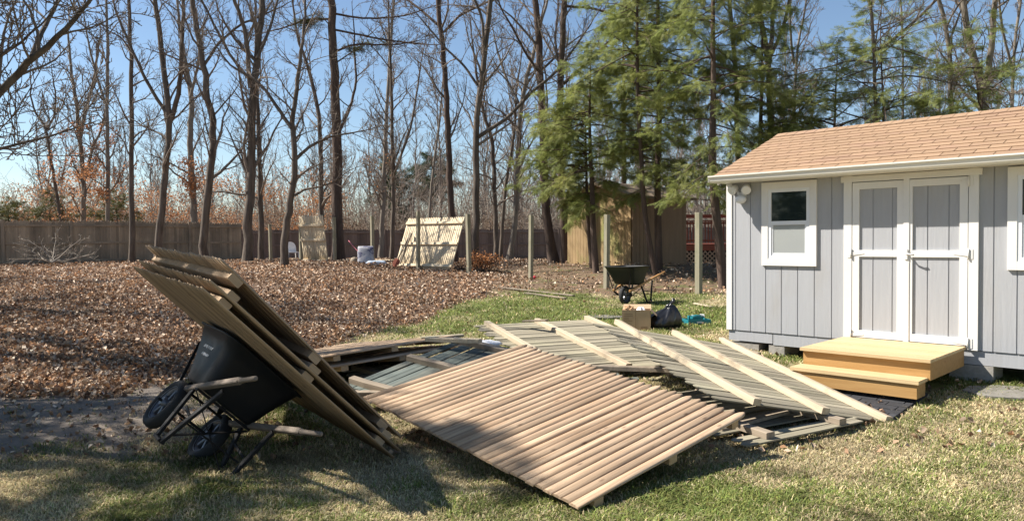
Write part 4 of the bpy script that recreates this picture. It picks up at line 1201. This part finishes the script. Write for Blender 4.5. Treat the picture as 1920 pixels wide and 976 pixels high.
def bare_tree(label, paths, Y, w, bark='bark', nb=26, seed=0, blen=(1.2, 3.4), hmin=.25, extend=4.5, wtop=.62, leaves=0, leafzone=(0, 99), group=None, base=None, name='bare_tree', up=.45, rmin=.006, cat='tree', flare=1.25, limb_nb=9):
    """paths: the trunk first, then limbs, as the pixels they pass through; Y the distance, w the trunk's width in pixels"""
    rg = np.random.default_rng(seed + 100)
    k = Y / F
    t = thing(name, label, cat, None, group)
    T = Tubes(); TW = Tubes(); ends = []
    origin = None
    for i, path in enumerate(paths):
        wi = w if i == 0 else path[0]
        px = path if i == 0 else path[1:]
        n0 = len(px)
        dY = 0; Pts = []
        drift = rg.normal(0, .25) if i == 0 else rg.choice([-1, 1]) * rg.uniform(.3, .9)
        for j, (x, y) in enumerate(px):
            Pts.append(depth(x, y, Y + drift * j / max(n0 - 1, 1) * (1 if i else .6)))
        if i == 0:
            g = gz1(Pts[0][0], Pts[0][1])
            if Pts[0][2] > g + .02: Pts.insert(0, np.array([Pts[0][0] + (Pts[0][0] - Pts[1][0]) * .3, Pts[0][1], g - .15]))
            else: Pts[0][2] = g - .15
            origin = Pts[0].copy(); origin[2] = g
        # carry on above the picture
        d = unit(Pts[-1] - Pts[-2]); e = extend if i == 0 else extend * .6
        if px[-1][1] > 12: e *= .55
        for q in (.33, .66, 1.): Pts.append(Pts[-1] + unit(d + rg.normal(size=3) * .1 + np.array([0, 0, .15])) * e * .33)
        Q = resample(np.array(Pts), max(9, len(Pts) * 3)) - origin
        n = len(Q); r0 = wi * k * .43
        R = r0 * np.interp(np.linspace(0, 1, n), [0, .65, 1], [1, wtop, .16])
        if i == 0:
            R[0] *= flare * 1.15; R[1] *= 1 + (flare - 1) * .4
        Q[1:-1] += rg.normal(0, r0 * .12, (n - 2, 3))
        T.add(Q, R, 10 if i == 0 else 7)
        # limbs and twigs
        tall = Q[-1][2] - Q[0][2]
        nb_ = int(nb * 1.2) if i == 0 else limb_nb + 3
        twigs(TW, Q, R, rg, nb_, 1, blen[0] * (1 if i == 0 else .7), blen[1] * (1 if i == 0 else .7), up, hmin * .62 if i == 0 else .2, ends, (.55, 1.25), rmin)
    t.location = origin
    tm = T.mesh('trunk'); bm_ = TW.mesh('branches')
    link('trunk', tm, bark, t); link('branches', bm_, 'twigs', t)
    if leaves:
        E = np.array(ends); E = E[(E[:, 2] > leafzone[0]) & (E[:, 2] < leafzone[1])]
        if len(E):
            c = E[rg.integers(0, len(E), leaves)] + rg.normal(0, .13, (leaves, 3))
            V, Fc = leaf_quads(c, rg.uniform(.07, .14, leaves), .7, seed)
            link('leaves', np_mesh('leaves', V, Fc), 'rusty', t)
    return t

BT = bare_tree
# beyond the left fence
BT('slim crooked sapling at the far left beyond the fence, bending left high up', [[(114, 409), (103, 344), (91, 275), (88, 241), (69, 215), (58, 194), (58, 142)], [5, (88, 243), (103, 215), (105, 181), (98, 140)]], 37, 8, 'bark', 14, 1, (.8, 2.2), .3, 2, rmin=.008, leaves=350, leafzone=(2, 5.5))
BT('slim three stemmed tree with rusty leaves beyond the left fence', [[(156, 411), (157, 344), (151, 275), (144, 202), (133, 125), (127, 65)], [9, (148, 262), (159, 215), (176, 150), (185, 86)], [7, (160, 335), (172, 280), (191, 241), (200, 190)]], 38, 12, 'bark_pale', 22, 2, (1, 3), .25, 3, leaves=1500, leafzone=(2, 7), rmin=.008)
BT('thin straight grey tree with a left fork beyond the left fence', [[(202, 411), (202, 280), (200, 198), (202, 108), (200, 0)], [6, (198, 195), (183, 150), (172, 108), (160, 50)]], 37, 10, 'bark_pale', 24, 3, (1, 2.6), .25, 4, leaves=700, leafzone=(1.5, 5), rmin=.008)
BT('thin straight tree rising just in front of the left fence', [[(247, 491), (246, 344), (247, 237), (246, 129), (241, 0)]], 30.5, 12, 'bark', 26, 4, (1, 2.8), .3, 5, rmin=.007)
BT('tree forking into two stems behind the leaning panels', [[(296, 476), (301, 420), (308, 335), (317, 267), (318, 215), (308, 129), (297, 52), (289, 0)], [11, (319, 228), (336, 181), (341, 86), (344, 0)], [8, (312, 212), (275, 155), (241, 77), (215, 17)]], 29.5, 16, 'bark', 22, 5, (1.2, 3.2), .35, 5)
BT('pale trunk just beyond the left fence with rusty leaves low down', [[(366, 430), (359, 344), (357, 258), (359, 172), (344, 95), (335, 30)], [7, (358, 180), (372, 120), (380, 60)]], 38, 16, 'bark_pale', 24, 6, (1.2, 3.4), .25, 4, leaves=900, leafzone=(1, 5))
BT('sturdy leaning trunk with a slight bend, right of the forked tree', [[(382, 489), (383, 420), (394, 335), (402, 258), (392, 194), (381, 120), (368, 52), (363, 0)], [7, (381, 125), (410, 80), (450, 45), (490, 30)]], 28.5, 18, 'bark', 24, 7, (1.3, 3.4), .35, 5)
BT('thick grey trunk splitting high up, standing by the leaf bed edge', [[(464, 495), (465, 420), (471, 335), (473, 215), (478, 142), (486, 77), (490, 0)], [11, (470, 165), (467, 142), (462, 65), (439, 0)], [7, (468, 150), (430, 103), (400, 43), (380, 5)], [7, (482, 110), (505, 60), (520, 0)]], 28, 21, 'bark', 26, 8, (1.4, 3.6), .3, 5)
BT('straight slender trunk close behind the thick grey trunk', [[(490, 483), (488, 358), (485, 246), (482, 180), (478, 90)]], 32, 13, 'bark', 18, 9, (1.2, 3), .35, 4)
BT('crooked dark tree with wide low limbs in front of the narrow panel', [[(534, 505), (534, 425), (546, 379), (554, 317), (551, 266), (546, 225), (554, 195), (564, 102), (570, 40)], [9, (547, 240), (523, 205), (487, 154), (431, 123), (405, 87)], [8, (553, 300), (584, 271), (620, 256), (655, 250)], [6, (553, 366), (574, 353), (595, 351), (625, 342)]], 24.5, 18, 'bark', 22, 10, (1, 2.8), .4, 3.5, wtop=.45)
BT('tall dark pine trunk standing straight beside the narrow panel', [[(634, 494), (633, 359), (630, 256), (628, 154), (623, 51), (621, 0)], [7, (635, 250), (656, 205), (669, 154), (664, 92)], [5, (629, 26), (687, 36), (753, 31)], [5, (628, 56), (707, 72), (760, 80)], [5, (628, 97), (666, 82), (723, 85)], [5, (621, 36), (574, 36), (540, 50)]], 29.5, 25, 'bark_dark', 12, 11, (1, 2.6), .5, 6, flare=1.35, name='pine_tree')
BT('slender grey tree curving behind the dark pine trunk', [[(602, 440), (602, 359), (602, 256), (592, 179), (574, 113), (559, 77), (550, 20)]], 40, 12, 'bark', 22, 12, (1.4, 3.4), .25, 4, rmin=.009)
BT('pale slim tree before the far fence, midway between the two panels', [[(715, 472), (719, 359), (723, 246), (730, 128), (735, 51), (738, 0)]], 40, 11, 'bark_pale', 26, 13, (1.4, 3.6), .22, 4, leaves=200, leafzone=(3, 6), rmin=.009)
BT('slim dark tree with a right hand fork, left of the wide panel', [[(735, 488), (738, 359), (735, 246), (733, 128), (728, 30)], [6, (740, 322), (769, 246), (779, 190), (790, 110)]], 33, 10, 'bark', 24, 14, (1.2, 3), .3, 4)
BT('thin sapling leaning right behind the wide pale panel', [[(800, 470), (805, 405), (810, 333), (825, 220), (832, 120)]], 42, 7, 'bark_pale', 18, 15, (1.2, 2.8), .3, 3, rmin=.009)
BT('dark straight trunk rising behind the wide pale panel', [[(851, 490), (847, 400), (843, 318), (838, 205), (833, 102), (823, 31), (820, 0)], [6, (833, 60), (860, 30), (890, 15)], [6, (825, 50), (790, 20), (765, 0)]], 30, 16, 'bark_dark', 22, 16, (1.2, 3.2), .4, 6)
BT('grey trunk with a long right limb, right of the wide pale panel', [[(891, 488), (893, 333), (893, 256), (895, 195), (908, 123), (913, 51), (920, 0)], [7, (909, 115), (908, 100), (905, 36), (892, 0)], [6, (895, 160), (867, 118), (841, 97), (810, 60)], [9, (895, 258), (954, 220), (1005, 164), (1040, 140), (1085, 80)]], 26, 17, 'bark', 22, 17, (1.2, 3.2), .4, 5)
BT('left one of two grey stems rising close together before the far fence', [[(931, 482), (928, 384), (923, 256), (902, 200), (890, 120)]], 33, 12, 'bark', 20, 18, (1.2, 3), .3, 4)
BT('right one of two grey stems rising close together before the far fence', [[(939, 478), (946, 359), (964, 256), (970, 150)]], 34, 9, 'bark', 18, 19, (1.2, 3), .3, 4)
BT('pale trunk with a flared foot, left of the dark trunk pair', [[(957, 487), (966, 410), (972, 282), (977, 205), (984, 154), (1000, 102), (1020, 20)], [7, (978, 205), (950, 150), (930, 90)]], 32, 14, 'bark_pale', 24, 20, (1.4, 3.6), .3, 5, flare=1.6)
BT('left trunk of the dark pair behind the grey posts', [[(1040, 498), (1025, 400), (1018, 256), (1013, 128), (1005, 0)], [6, (1014, 140), (985, 100), (960, 50)]], 27.5, 21, 'bark_dark', 18, 21, (1.2, 3.2), .4, 6, flare=1.3)
BT('right trunk of the dark pair behind the grey posts', [[(1062, 500), (1054, 384), (1048, 230), (1052, 128), (1059, 0)], [8, (1053, 160), (1107, 113), (1164, 56), (1200, 20)], [6, (1057, 12), (1110, 15), (1165, 32)], [6, (1050, 130), (1040, 80), (1046, 20)]], 27, 19, 'bark_dark', 18, 22, (1.2, 3.2), .4, 6, flare=1.4)
# behind the grey shed
BT('dark leaning trunk among the evergreens left of the shed ridge', [[(1384, 300), (1380, 127), (1371, 52), (1369, 0)]], 23, 13, 'bark', 16, 23, (1, 2.6), .4, 5)
BT('thick trunk splitting into three among the evergreens behind the shed', [[(1447, 300), (1442, 105), (1429, 49), (1417, 0)], [11, (1442, 120), (1448, 60), (1450, 0)], [8, (1443, 110), (1470, 50), (1480, 0)]], 22, 17, 'bark', 18, 24, (1, 2.8), .4, 5)
BT('pale bare tree rising behind the left half of the shed roof', [[(1488, 300), (1490, 150), (1496, 71), (1512, 20)], [6, (1489, 120), (1481, 60), (1482, 0)]], 26, 9, 'bark_pale', 18, 25, (1, 2.8), .4, 4)
BT('dark thin trunk with a pale right limb above the middle of the shed roof', [[(1644, 320), (1642, 232), (1639, 94), (1631, 0)], [8, (1642, 99), (1684, 67), (1751, 8)], [4, (1640, 120), (1600, 110), (1560, 125)], [4, (1641, 150), (1700, 140), (1760, 150)]], 18.5, 10, 'bark', 24, 26, (.9, 2.4), .35, 5, up=.15)
BT('pale trunk left of the big forked tree behind the shed', [[(1786, 320), (1783, 217), (1781, 112), (1774, 37), (1762, 0)]], 20.5, 13, 'bark_pale', 18, 27, (1, 2.8), .4, 5)
BT('big pale tree forking low behind the right part of the shed roof', [[(1846, 320), (1845, 210), (1845, 157), (1822, 105), (1812, 50), (1807, 0)], [14, (1847, 168), (1853, 140), (1860, 75), (1864, 0)]], 20, 20, 'bark_pale', 20, 28, (1, 3), .4, 5)
BT('slim grey stem between the two pale trees behind the shed', [[(1692, 320), (1693, 180), (1692, 60), (1690, 0)]], 25, 7, 'bark_pale', 18, 29, (1, 2.6), .4, 4)
BT('slim pale stem at the right edge behind the shed roof', [[(1896, 300), (1898, 150), (1905, 60), (1912, 0)], [6, (1898, 130), (1880, 60), (1872, 0)]], 23, 9, 'bark_pale', 20, 30, (1, 2.8), .35, 4)
# the big bare oak out of the picture at the left, whose limbs reach in
BT('bare oak at the left edge whose dark limbs reach into the picture', [[(-400, 540), (-395, 380), (-380, 250), (-350, 120), (-330, -50), (-300, -250)],
   [24, (-370, 230), (-180, 260), (-40, 215), (30, 140), (75, 95), (110, 70), (150, 30)], [11, (60, 105), (80, 55), (100, 20), (120, -30)], [13, (-360, 170), (-150, 230), (-60, 180), (-20, 120), (30, 85)], [9, (-150, 280), (-30, 290), (10, 275), (70, 262)], [16, (-340, 60), (-150, -40), (60, -60), (160, -100)]],
   9.6, 48, 'bark', 20, 31, (1.2, 2.8), .35, 2.5, rmin=.006, limb_nb=12)

# small twiggy things on the ground
def twig_bush(name, label, cat, p, n, L, material, seed, up=.3, leaves=0, lmat='rusty', sides=4):
    rg = np.random.default_rng(seed); T = Tubes(); ends = []
    for k in range(n):
        a = rg.uniform(0, 6.28); c = unit(np.array([math.cos(a), math.sin(a), up * rg.uniform(.4, 2.2)])); Q = [np.zeros(3)]
        for j in range(5): c = unit(c + rg.normal(size=3) * .18); Q.append(Q[-1] + c * L * rg.uniform(.6, 1) / 5)
        Q = np.array(Q); R = np.linspace(L * .014, L * .004, 6); T.add(Q, R, sides)
        twigs(T, Q, R, rg, 6, 2, L * .2, L * .5, up * .3, .3, ends, rmin=L * .003)
    t = thing(name, label, cat, None); t.location = p
    link('branches', T.mesh('branches'), material, t)
    if leaves:
        E = np.array(ends); c = E[rg.integers(0, len(E), leaves)] + rg.normal(0, .06, (leaves, 3))
        V, Fc = leaf_quads(c, rg.uniform(.05, .1, leaves), .7, seed); link('leaves', np_mesh('leaves', V, Fc), lmat, t)
    return t
p = depth(96, 492, 27.5); twig_bush('fallen_branch', 'pale dead branch with bare twigs lying before the left fence', 'branch', p, 9, 1.8, 'deadwood', 3, .45)
p = depth(905, 512, 23.5); twig_bush('dry_shrub', 'small dry shrub with rusty leaves beside the dark post', 'shrub', p, 22, .75, 'bark', 5, 1.2, 700)
p = depth(548, 395, 36); 

# ------------------------------------------------------------------ evergreens
def spray_template():
    """one flat feathery branchlet, unit length along x, in the xy plane: quads"""
    V, Fq = [], []
    def quad(p, q, w):
        p = np.array(p, float); q = np.array(q, float); d = unit(q - p); s = np.array([-d[1], d[0], 0]) * w
        i = len(V); V.extend([p - s * .5, p + s * .4 , q + s * .25, q - s * .25]); Fq.append((i, i + 1, i + 2, i + 3))
    quad((0, 0, 0), (1, 0, -.05), .018)
    rg = np.random.default_rng(5)
    for k in range(13):
        f = .06 + .9 * k / 12
        for s in (-1, 1):
            l = (.36 * (1 - f) + .09) * rg.uniform(.75, 1.15); a = rg.uniform(.75, 1.05)
            quad((f, 0, -.05 * f), (f + l * math.cos(a), s * l * math.sin(a), -.05 * f - l * .18 + rg.normal(0, .04)), .038)
    return np.array(V), np.array(Fq)
SPV, SPF = spray_template()

def sprays_mesh(name, P, D, size, rg, tilt=.6):
    n = len(P)
    D = D / (np.linalg.norm(D, axis=1, keepdims=True) + 1e-9)
    upv = np.array([0, 0, 1.]) + rg.normal(0, tilt, (n, 3))
    S = np.cross(upv, D); S /= np.linalg.norm(S, axis=1, keepdims=True) + 1e-9; U = np.cross(D, S)
    V = P[:, None] + size[:, None, None] * (SPV[None, :, 0:1] * D[:, None] + SPV[None, :, 1:2] * S[:, None] + SPV[None, :, 2:3] * U[:, None])
    Fq = (SPF[None] + (np.arange(n) * len(SPV))[:, None, None]).reshape(-1, 4)
    return np_mesh(name, V.reshape(-1, 3), Fq)

def evergreen(label, paths, Y, w, top, h0, rad, nbr, seed, nsp=1.0, droop=.35, group='evergreens beside the shed', bark='bark_dark', spray=(.17, .40), needles='needles', prof=(.55, 1, .75, .1), name='hemlock_tree', loc=None, side=None, dens=9):
    """paths as in bare_tree; crown from height h0 to top (metres above the foot), rad its greatest radius"""
    rg = np.random.default_rng(seed + 500); t = thing(name, label, 'evergreen tree', None, group); T = Tubes()
    if loc is None:
        P = [depth(x, y, Y) for x, y in paths]
        g = gz1(P[0][0], P[0][1])
        if P[0][2] > g: P.insert(0, np.array([P[0][0], P[0][1], g - .1]))
        else: P[0][2] = g - .1
    else:
        g = gz1(*loc); P = [np.array([loc[0], loc[1], g - .1]), np.array([loc[0] + .1, loc[1], g + 2])]
    o = P[0].copy(); o[2] = g
    d = unit(P[-1] - P[-2]); d = unit(np.array([d[0] * .3, d[1] * .3, 1]))
    while P[-1][2] - g < top - 1.1: P.append(P[-1] + d * 1.0 + np.append(rg.normal(0, .04, 2), 0))
    Q = resample(np.array(P) - o, 24); r0 = w * (Y / F) * .5 if loc is None else w
    R = r0 * np.interp(np.linspace(0, 1, 24), [0, 1], [1.15, .12]); T.add(Q, R, 9)
    rad *= .92
    SP, SDr, SS = [], [], []
    zs = Q[:, 2]
    for j in range(nbr):
        f = (j + rg.random()) / nbr
        z = h0 + (top - h0) * f ** .9
        c = np.array([np.interp(z, zs, Q[:, 0]), np.interp(z, zs, Q[:, 1]), z])
        L = rad * np.interp(f, [0, .3, .65, 1], prof) * rg.uniform(.55, 1.12)
        a = rg.uniform(0, 6.28) if side is None or rg.random() < .5 else side + rg.normal(0, .8)
        cur = unit(np.array([math.cos(a), math.sin(a), rg.uniform(-.25, .6)])); B = [c]
        for k in range(6): cur = unit(cur + rg.normal(size=3) * .09 + np.array([0, 0, -droop * .22])); B.append(B[-1] + cur * L / 6)
        B = np.array(B); T.add(B, np.linspace(max(.012 * L, .008), .004, 7), 4)
        ns = max(4, int(L * dens * nsp * 2.7)); fr = rg.uniform(.18, 1.0, ns) ** .8; s = fr * 6; i = np.minimum(s.astype(int), 5); ww = (s - i)[:, None]
        p = B[i] * (1 - ww) + B[i + 1] * ww; dd = B[i + 1] - B[i]; dd = dd / (np.linalg.norm(dd, axis=1, keepdims=True) + 1e-9)
        sd = np.cross(dd, np.array([0, 0, 1.])) * rg.choice([-1, 1], (ns, 1)) * rg.uniform(.3, 1.3, (ns, 1))
        # secondary shoots: a spray sits some way out from the branch
        out = dd * .6 + sd + np.array([0, 0, -.25 * droop * 2]) + rg.normal(0, .38, (ns, 3))
        out /= np.linalg.norm(out, axis=1, keepdims=True)
        q = p + out * (rg.uniform(0, .42, (ns, 1)) * (1 - fr[:, None] * .5) * min(1, L * .6))
        SP.append(q); SDr.append(out); SS.append(rg.uniform(*spray, ns) * (.75 + .3 * (1 - fr)))
    t.location = o
    link('trunk', T.mesh('trunk'), bark, t)
    SP, SDr, SS = np.concatenate(SP), np.concatenate(SDr), np.concatenate(SS)
    link('foliage', sprays_mesh('foliage', SP, SDr, SS, rg), needles, t)
    return t
EV = evergreen
EV('slim twin stem evergreen whose low boughs hang before the brown shed', [(1118, 516), (1112, 430), (1110, 340)], 22.5, 12, 7.0, 2.0, 2.2, 75, 1, 1.3, .5, side=math.pi)
EV('thin second stem leaning at the left of the twin evergreen', [(1110, 500), (1104, 440), (1100, 350)], 23.5, 8, 5.8, 1.8, 2.6, 56, 2, 1.3, .6, side=math.pi)
EV('tall evergreen with leaning stem in front of the brown shed wall', [(1232, 518), (1214, 440), (1205, 370)], 21.5, 10, 12, 2.35, 2.4, 110, 3, 1.3, .45)
EV('tall straight evergreen rising before the brown shed door', [(1236, 510), (1234, 430), (1233, 370)], 22.5, 13, 14, 2.4, 2.7, 120, 4, 1.3, .45)
EV('leaning evergreen just left of the grey shed', [(1357, 531), (1348, 450), (1338, 360), (1334, 300)], 19.2, 17, 10.5, 2.2, 2.5, 100, 5, 1.3, .5)
EV('broad evergreen behind the left end of the shed roof', [(1425, 520), (1425, 300)], 21, 12, 8.5, 1.8, 2.6, 80, 6, 1.2, .45)
EV('evergreen farther back filling the gap above the brown shed', [(1170, 480), (1170, 300)], 29, 12, 11, 3.4, 3.0, 80, 7, 1.1, .4)
EV('evergreen behind the shed roof with bluish open boughs', [(1560, 480), (1560, 300)], 20, 10, 6.6, 2.4, 2.5, 60, 8, 1.1, .3)
EV('young evergreen showing just above the shed roof ridge', [(1752, 470), (1752, 300)], 17.5, 9, 4.75, 2.4, 1.15, 40, 9, 1.5, .3, prof=(.8, 1, .8, .2))
EV('thin evergreen with sparse shelves of needles behind the shed', [(1838, 470), (1838, 300)], 19, 8, 6.8, 3.0, 2.4, 36, 10, .9, .2)
EV('evergreen with sparse boughs behind the middle of the roof', [(1655, 470), (1655, 300)], 18.5, 8, 7.8, 2.8, 2.5, 44, 12, .8, .2)
# boughs of the pine and small evergreens beyond the fences
EV('dark round evergreen bush beyond the far left fence', None, 40, .1, 3.9, .3, 1.7, 60, 13, 1.2, .1, 'evergreens beyond the fences', needles='needles_olive', loc=(-24.5, 39.5), prof=(.9, 1, .8, .2), name='evergreen_bush')
EV('olive evergreen bush beyond the left fence end', None, 40, .1, 3.9, .3, 1.9, 60, 14, 1.2, .1, 'evergreens beyond the fences', needles='needles_olive', loc=(-22.0, 41.5), prof=(.9, 1, .8, .2), name='evergreen_bush')
EV('yellow green bush at the far left beyond the fence', None, 40, .1, 3.4, .3, 2.2, 60, 15, 1.2, .1, 'evergreens beyond the fences', needles='needles_olive', loc=(-27.0, 40), prof=(.9, 1, .8, .2), name='evergreen_bush')
EV('dark pine showing beyond the far fence left of the wide panel', None, 40, .15, 7.5, 2.5, 2.4, 40, 16, 1.1, .2, 'evergreens beyond the fences', needles='needles_dark', loc=(-9.2, 58), prof=(.6, 1, .9, .4), name='pine_tree', spray=(.4, .7))
EV('dark pine showing beyond the far fence above the wide panel', None, 40, .15, 8.6, 4.5, 3.0, 44, 17, 1.1, .2, 'evergreens beyond the fences', needles='needles_dark', loc=(-7.2, 66), prof=(.6, 1, .9, .4), name='pine_tree', spray=(.45, .8))
EV('tall evergreen standing on the left just out of the picture', None, 40, .17, 8.3, 1.2, 2.1, 95, 18, 1.5, .3, 'evergreens at the left edge', loc=(-8.1, 6.5))
EV('second evergreen on the left just out of the picture', None, 40, .17, 8.4, 1.2, 1.9, 85, 19, 1.5, .3, 'evergreens at the left edge', loc=(-7.6, 4.3))

def pine_tufts():
    t = next(o for o in bpy.data.objects if o.name.startswith('pine_tree') and 'standing straight' in o.get('label', ''))
    rg = np.random.default_rng(9); P, D = [], []
    for a, b in (((640, 92), (730, 82)), ((650, 100), (700, 78)), ((616, 36), (545, 44)), ((600, 30), (560, 52))):
        p, q = depth(*a, 29.5), depth(*b, 29.9)
        for k in range(90):
            f = rg.random(); P.append(p + (q - p) * f + rg.normal(0, .09, 3) - np.array(t.location)); D.append(rg.normal(size=3) * np.array([1, 1, .6]) + (q - p) * .15)
    link('foliage', sprays_mesh('foliage', np.array(P), np.array(D), rg.uniform(.16, .3, len(P)), rg), 'needles_olive', t)
pine_tufts()

# ------------------------------------------------------------------ the wood behind
EV('third evergreen on the left just out of the picture, nearest the lawn', None, 40, .17, 6.0, 1.0, 1.6, 60, 20, 1.3, .3, 'evergreens at the left edge', loc=(-6.2, 3.0))
def far_wood():
    rg = np.random.default_rng(77)
    protos = []
    for v in range(6):
        T = Tubes(); H = rg.uniform(10, 14); n = 12
        z = np.linspace(0, H, n); Q = np.stack([np.cumsum(rg.normal(0, .12, n)), np.cumsum(rg.normal(0, .12, n)), z], 1); Q[0, :2] = 0
        R = np.linspace(H * .0095, H * .0015, n); T.add(Q, R, 6)
        twigs(T, Q, R, rg, 24, 1, 1.6, 3.8, .6, .22, None, (.4, .95), .011)
        protos.append(T.mesh('far_tree'))
    k = 0
    spots = []
    while len(spots) < 78:
        y = rg.uniform(47, 92); x = (-.8 + 1.42 * rg.random() ** .62) * y + rg.uniform(-3, 3)
        spots.append((x, y))
    for (x, y) in spots:
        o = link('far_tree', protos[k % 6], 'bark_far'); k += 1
        s = rg.uniform(.75, 1.2) * (1.0 if x > -22 else .85)
        o.location = (x, y, gz1(x, y) - .1); o.rotation_euler = (0, 0, rg.uniform(0, 6.28)); o.scale = (s, s, s * rg.uniform(.9, 1.15))
        tag(o, 'slender bare grey tree in the wood beyond the board fences', 'tree', 'bare trees of the wood behind')
    for k, (x, y, sc, lab) in enumerate(((-12.5, 11.5, .85, 'bare tree at the left edge nearest the fallen leaves'), (-15.5, 16.0, .95, 'bare tree at the left edge midway to the fence'), (-19.5, 21.5, 1., 'bare tree at the left edge close to the fence'), (-11.0, 8.2, .7, 'small bare tree at the left edge nearest the lawn'))):
        o = link('bare_tree', protos[k], 'bark'); o.location = (x, y, gz1(x, y) - .1); o.rotation_euler = (0, 0, k * 1.9); o.scale = (sc * 2.0, sc * 2.0, sc)
        tag(o, lab, 'tree', 'bare trees at the left edge')
    # thicket: stems and brush nobody could count
    T = Tubes(); N = 7000
    for i in range(N):
        y = rg.uniform(46.5, 78); x = rg.uniform(-.80, .66) * y
        z = gz1(x, y) if i % 7 == 0 else .55
        h = 2 + 7.5 * rg.random() ** 1.7 * (1 if x > -.33 * y else .62); c = unit(np.array([rg.normal(0, .25), rg.normal(0, .25), 1])); Q = [np.array([x, y, z - .1])]
        for j in range(4): c = unit(c + rg.normal(size=3) * .16); Q.append(Q[-1] + c * h / 4)
        Q = np.array(Q); r = rg.uniform(.015, .035); R = np.linspace(r, .008, 5); T.add(Q, R, 3)
        for q in range(9):
            f = rg.uniform(.2, 1); s = f * 4; ii = min(int(s), 3); p = Q[ii] * (1 - (s - ii)) + Q[ii + 1] * (s - ii)
            c2 = unit(c + rg.normal(size=3) * .85); l = rg.uniform(.5, 1.6)
            T.add(np.array([p, p + c2 * l * .5, p + unit(c2 + rg.normal(size=3) * .4) * l]), np.array([.011, .009, .007]), 3)
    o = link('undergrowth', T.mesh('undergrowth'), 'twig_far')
    tag(o, 'grey brown brush of bare stems filling the wood beyond the fences', 'undergrowth', kind='stuff')
    # rusty leaves hanging in the brush at the left
    n = 38000
    cl = np.stack([-.66 + .42 * rg.random(260) ** 1.4, rg.uniform(46.5, 60, 260), rg.uniform(.8, 6.2, 260)], 1); cl[:, 0] *= cl[:, 1]
    cl[110:, 2] *= .6
    P = cl[rg.integers(0, 260, n)] + rg.normal(0, 1, (n, 3)) * np.array([.9, .7, .28]); P[:, 2] = np.maximum(P[:, 2], .6)
    V, Fc = leaf_quads(P, rg.uniform(.09, .17, n), .8, 3)
    o = link('rusty_foliage', np_mesh('rusty_foliage', V, Fc), 'rusty')
    tag(o, 'rust coloured dead leaves still hanging in the brush behind the left fence', 'foliage', kind='stuff')
far_wood()
